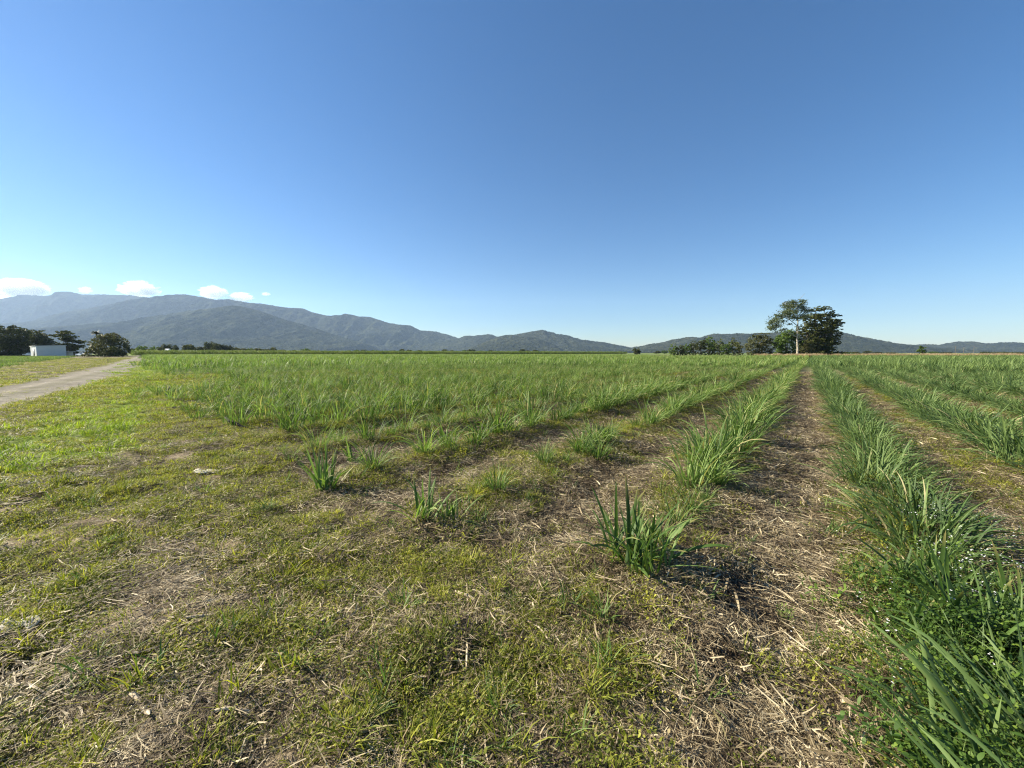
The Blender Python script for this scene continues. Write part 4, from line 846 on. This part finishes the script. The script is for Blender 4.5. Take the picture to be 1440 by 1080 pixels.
for x, yb, hgt, lab in [(152, 509, .55, 'short dark marker post on the verge left of the gravel track'), (212, 508, .55, 'short dark stake in the lime green grass right of the track bend')]:
    X, Y = G(x, yb+1.2); root = link('marker_post', join([tube([(0, 0, -.1), (0, 0, hgt*.5), (.01, 0, hgt), (.01, 0, hgt+.02)], [.05, .05, .045, .02], 8)]) and mk_mesh('marker_post', *tube([(0, 0, -.1), (0, 0, hgt*.5), (.01, 0, hgt), (.01, 0, hgt+.03)], [.035, .035, .03, .015], 8), None, True, M_wood), loc=(X, Y, float(gh(X, Y))), label=lab, category='post')
PL = ['leftmost faint power pole in front of the right hand hills', 'second faint power pole from the left below the right hand hills', 'rightmost and tallest faint power pole below the right hand hills']
for (x, yt), lab in zip([(1344, 487), (1355.5, 488.5), (1370, 487)], PL):
    D = 600; q = P(x, yt, D); root = empty('power_pole', (q[0], D, 0), label=lab, category='power pole', group='power poles below the right hand hills')
    V, Fq = tube([(0, 0, -.2), (0, 0, q[2]*.5), (0, 0, q[2])], [.2, .17, .13], 8); link('pole', mk_mesh('pole', V, Fq, None, True, M_wood), root)
    part('crossarm', [box(-1.6, 1.6, -.42, -.25, q[2]-1.0, q[2]-.8)], M_wood, root)
    part('insulator', [box(a-.08, a+.08, -.4, -.27, q[2]-.79, q[2]-.55) for a in (-1.4, 0, 1.4)], M_steel, root)

# ================================================================== DEBRIS LYING ON THE GROUND
M_stalk = plain_mat('dead cane stalk', [(.3, (.30, .23, .15)), (.55, (.52, .43, .30)), (.7, (.20, .14, .09))], 14, .7)
M_darkw = plain_mat('dark dead branch', [(.3, (.022, .017, .013)), (.7, (.06, .045, .035))], 10, .85)
M_scrap = plain_mat('bleached scrap', [(.3, (.36, .33, .28)), (.7, (.55, .52, .46))], 9, .85)
def stalk(name, x0, y0, x1, y1, r, lab, catg, mat, bend=.05, group=None, lift=(0, 0)):
    A = G(x0, y0); B = G(x1, y1); a = Vector((*A, 0)); b = Vector((*B, 0)); n = 12; pts = []; perp = Vector((-(b-a).y, (b-a).x, 0)).normalized(); L = (b-a).length
    for i in range(n):
        t = i/(n-1); p = a.lerp(b, t)+perp*math.sin(t*3.1)*bend*L; p.z = float(gh(p.x, p.y))+r*.8+.012+lift[0]*(1-t)**2+lift[1]*t**2; pts.append(p-a)
    rad = [r*(1.18 if i % 4 == 0 else 1)*(1-.35*i/(n-1)) for i in range(n)]; rad[0] = r*.4; rad[-1] = r*.15
    o = link(name, mk_mesh(name, *tube(pts, rad, 8), None, True, mat), loc=a, label=lab, category=catg)
    if group: o['group'] = group
    return o
SK = [(262, 881, 372, 862, .011, 'long pale dead cane stalk lying beside the grass tuft, lower left'), (486, 862, 395, 905, .008, 'pale split stalk slanting down left of centre'), (166, 977, 212, 1026, .012, 'pale broken stalk lying diagonally in the bottom left corner area'),
      (110, 1060, 130, 1005, .006, 'thin bleached stalk standing out at the bottom left'), (300, 1018, 365, 1012, .007, 'dark thin stalk near the bottom edge left of centre'), (640, 838, 700, 866, .011, 'short thick pale stalk on the straw left of the yellow grass'),
      (1040, 712, 1135, 739, .008, 'long brown stalk crossing the bare furrow beyond the foreground clump'), (1050, 738, 1140, 738, .009, 'dark horizontal stalk in the bare furrow'), (1010, 690, 1105, 795, .006, 'long thin pale stalk lying diagonally across the bare furrow'),
      (1180, 975, 1235, 1048, .014, 'thick brown weathered stalk lying near the bottom right of centre'), (940, 960, 1000, 1040, .010, 'brown stalk pointing at the bottom edge, right of centre'), (1003, 1010, 1000, 960, .011, 'dark short stump of stalk standing in the lower furrow'),
      (740, 875, 775, 905, .007, 'thin pale stalk in the yellow grass at the lower centre'), (20, 720, 52, 716, .006, 'small pale stick on the bare soil at the left edge'), (560, 700, 625, 712, .009, 'long grey stick lying right of the lone small cane clump')]
for a in SK: stalk('dead_cane_stalk', *a, 'dead stalk', M_stalk)
stalk('fallen_branch', 240, 553, 268, 566, .022, 'curved dark branch end sticking up at the left of the grassy rows', 'branch', M_darkw, -.08, lift=(.22, 0))
stalk('fallen_branch', 232, 577, 325, 568, .03, 'long thin dark branch lying flat in the turf', 'branch', M_darkw, .03)
stalk('fallen_branch', 283, 565, 318, 569, .026, 'short dark branch joining the long one in the turf', 'branch', M_darkw, .03, lift=(.05, 0))
stalk('fallen_branch', 316, 598, 362, 605, .03, 'black curved branch lying nearest to the grassy cane rows', 'branch', M_darkw, -.08, lift=(.10, 0))
def scrap(x, y, w_, d, lab, rz):
    X, Y = G(x, y); nx = 10; V = []; Fq = []
    for k, zz in enumerate((0, .012)):
        for i in range(nx):
            for j in range(4):
                u = i/(nx-1)-.5; v = j/3-.5; V.append((u*w_*(1-.3*abs(v)), v*d*(1-.5*abs(u))+.02*math.sin(u*9), zz*.5+.012*u*u+.004*math.sin(u*14+v*3)))
    o = nx*4
    for i in range(nx-1):
        for j in range(3):
            a = i*4+j; Fq.append((a, a+1, a+5, a+4)); Fq.append((o+a, o+a+4, o+a+5, o+a+1))
    for i in range(nx-1):
        a = i*4; Fq.append((a, a+4, o+a+4, o+a)); a += 3; Fq.append((a, o+a, o+a+4, a+4))
    for j in range(3): Fq.append((j, o+j, o+j+1, j+1)); a = (nx-1)*4+j; Fq.append((a, a+1, o+a+1, o+a))
    ob = link('pale_scrap', mk_mesh('pale_scrap', np.array(V), np.array(Fq), None, True, M_scrap), loc=(X, Y, float(gh(X, Y))+.015), label=lab, category='scrap'); ob.rotation_euler = (.05, .05, rz)
scrap(291, 665, .34, .13, 'flat whitish scrap lying on the bare patch in the headland turf', .1)
scrap(28, 888, .20, .09, 'large cream coloured scrap on the ground at the left edge', .2)
scrap(905, 839, .15, .035, 'pale cut cane leaf lying at the foot of the large foreground clump', -.2)
scrap(47, 687, .12, .04, 'small white chip on the ground near the left edge', .3)
scrap(143, 522.5, .9, .25, 'white litter on the right verge of the gravel track', .7)

# ================================================================== CLOUDS (beyond the haze)
def cloud(x, y, wpx, hpx, seed, lab, dens=.006):
    D = 14000; q = P(x, y, D); m = D/F
    mm = bpy.data.materials.new('cloud vapour'); mm.use_nodes = True; t = mm.node_tree; t.nodes.clear(); out = t.nodes.new('ShaderNodeOutputMaterial')
    tc = t.nodes.new('ShaderNodeTexCoord'); no = t.nodes.new('ShaderNodeTexNoise'); no.inputs['Scale'].default_value = 2.6; no.inputs['Detail'].default_value = 6; no.inputs['Roughness'].default_value = .66; no.noise_dimensions = '4D'; no.inputs['W'].default_value = seed
    t.links.new(tc.outputs['Object'], no.inputs['Vector'])
    ln = t.nodes.new('ShaderNodeVectorMath'); ln.operation = 'LENGTH'; t.links.new(tc.outputs['Object'], ln.inputs[0])
    # density = clamp((noise - .25 - .42*r^2)*k)
    sq = t.nodes.new('ShaderNodeMath'); sq.operation = 'POWER'; t.links.new(ln.outputs['Value'], sq.inputs[0]); sq.inputs[1].default_value = 4
    ma = t.nodes.new('ShaderNodeMath'); ma.operation = 'MULTIPLY_ADD'; t.links.new(sq.outputs[0], ma.inputs[0]); ma.inputs[1].default_value = -.34; t.links.new(no.outputs['Fac'], ma.inputs[2])
    mr = t.nodes.new('ShaderNodeMapRange'); t.links.new(ma.outputs[0], mr.inputs['Value']); mr.inputs[1].default_value = .41; mr.inputs[2].default_value = .46; mr.inputs[3].default_value = 0; mr.inputs[4].default_value = dens
    pv = t.nodes.new('ShaderNodeVolumePrincipled'); pv.inputs['Color'].default_value = (1, 1, 1, 1); pv.inputs['Anisotropy'].default_value = .2; t.links.new(mr.outputs[0], pv.inputs['Density'])
    t.links.new(pv.outputs[0], out.inputs['Volume'])
    V = []; Fq = []; nu, nv = 24, 12
    for i in range(nv+1):
        for j in range(nu): a = math.pi*i/nv; b = 2*math.pi*j/nu; V.append((math.sin(a)*math.cos(b), math.sin(a)*math.sin(b), math.cos(a)))
    for i in range(nv):
        for j in range(nu): Fq.append((i*nu+j, (i+1)*nu+j, (i+1)*nu+(j+1) % nu, i*nu+(j+1) % nu))
    o = link('cloud', mk_mesh('cloud', np.array(V), np.array(Fq), None, True, mm), loc=q, label=lab, category='cloud'); o.scale = (wpx*m*.54, wpx*m*.34, hpx*m*.66)
cloud(30, 405, 80, 24, 1.3, 'long white cloud at the left edge above the mountain crest')
cloud(4, 419, 24, 10, 9.1, 'small cloud patch at the left edge just over the ridge')
cloud(197, 407, 62, 22, 4.1, 'rounded white cloud right of the highest summit')
cloud(120, 408, 20, 9, 6.4, 'tiny faint cloud over the highest summit')
cloud(299, 411, 44, 18, 7.7, 'white cloud over the second summit')
cloud(338, 418, 40, 13, 11.2, 'low white cloud behind the ridge right of the second summit')
cloud(374, 413.5, 14, 5, 15.0, 'faint wisp of cloud at the right end of the cloud row')

# ================================================================== HAZE
def haze():
    R0 = 13500; top = 1420
    V, Fq = box(-R0, R0, -R0, 11000, -14, top)
    mm = bpy.data.materials.new('haze air'); mm.use_nodes = True; t = mm.node_tree; t.nodes.clear(); out = t.nodes.new('ShaderNodeOutputMaterial')
    pv = t.nodes.new('ShaderNodeVolumePrincipled'); pv.inputs['Color'].default_value = (.50, .68, 1, 1); pv.inputs['Density'].default_value = .42e-4; pv.inputs['Anisotropy'].default_value = .22
    t.links.new(pv.outputs[0], out.inputs['Volume']); mm.cycles.homogeneous_volume = True
    link('haze', mk_mesh('haze', V, Fq, None, False, mm), kind='stuff')
haze()
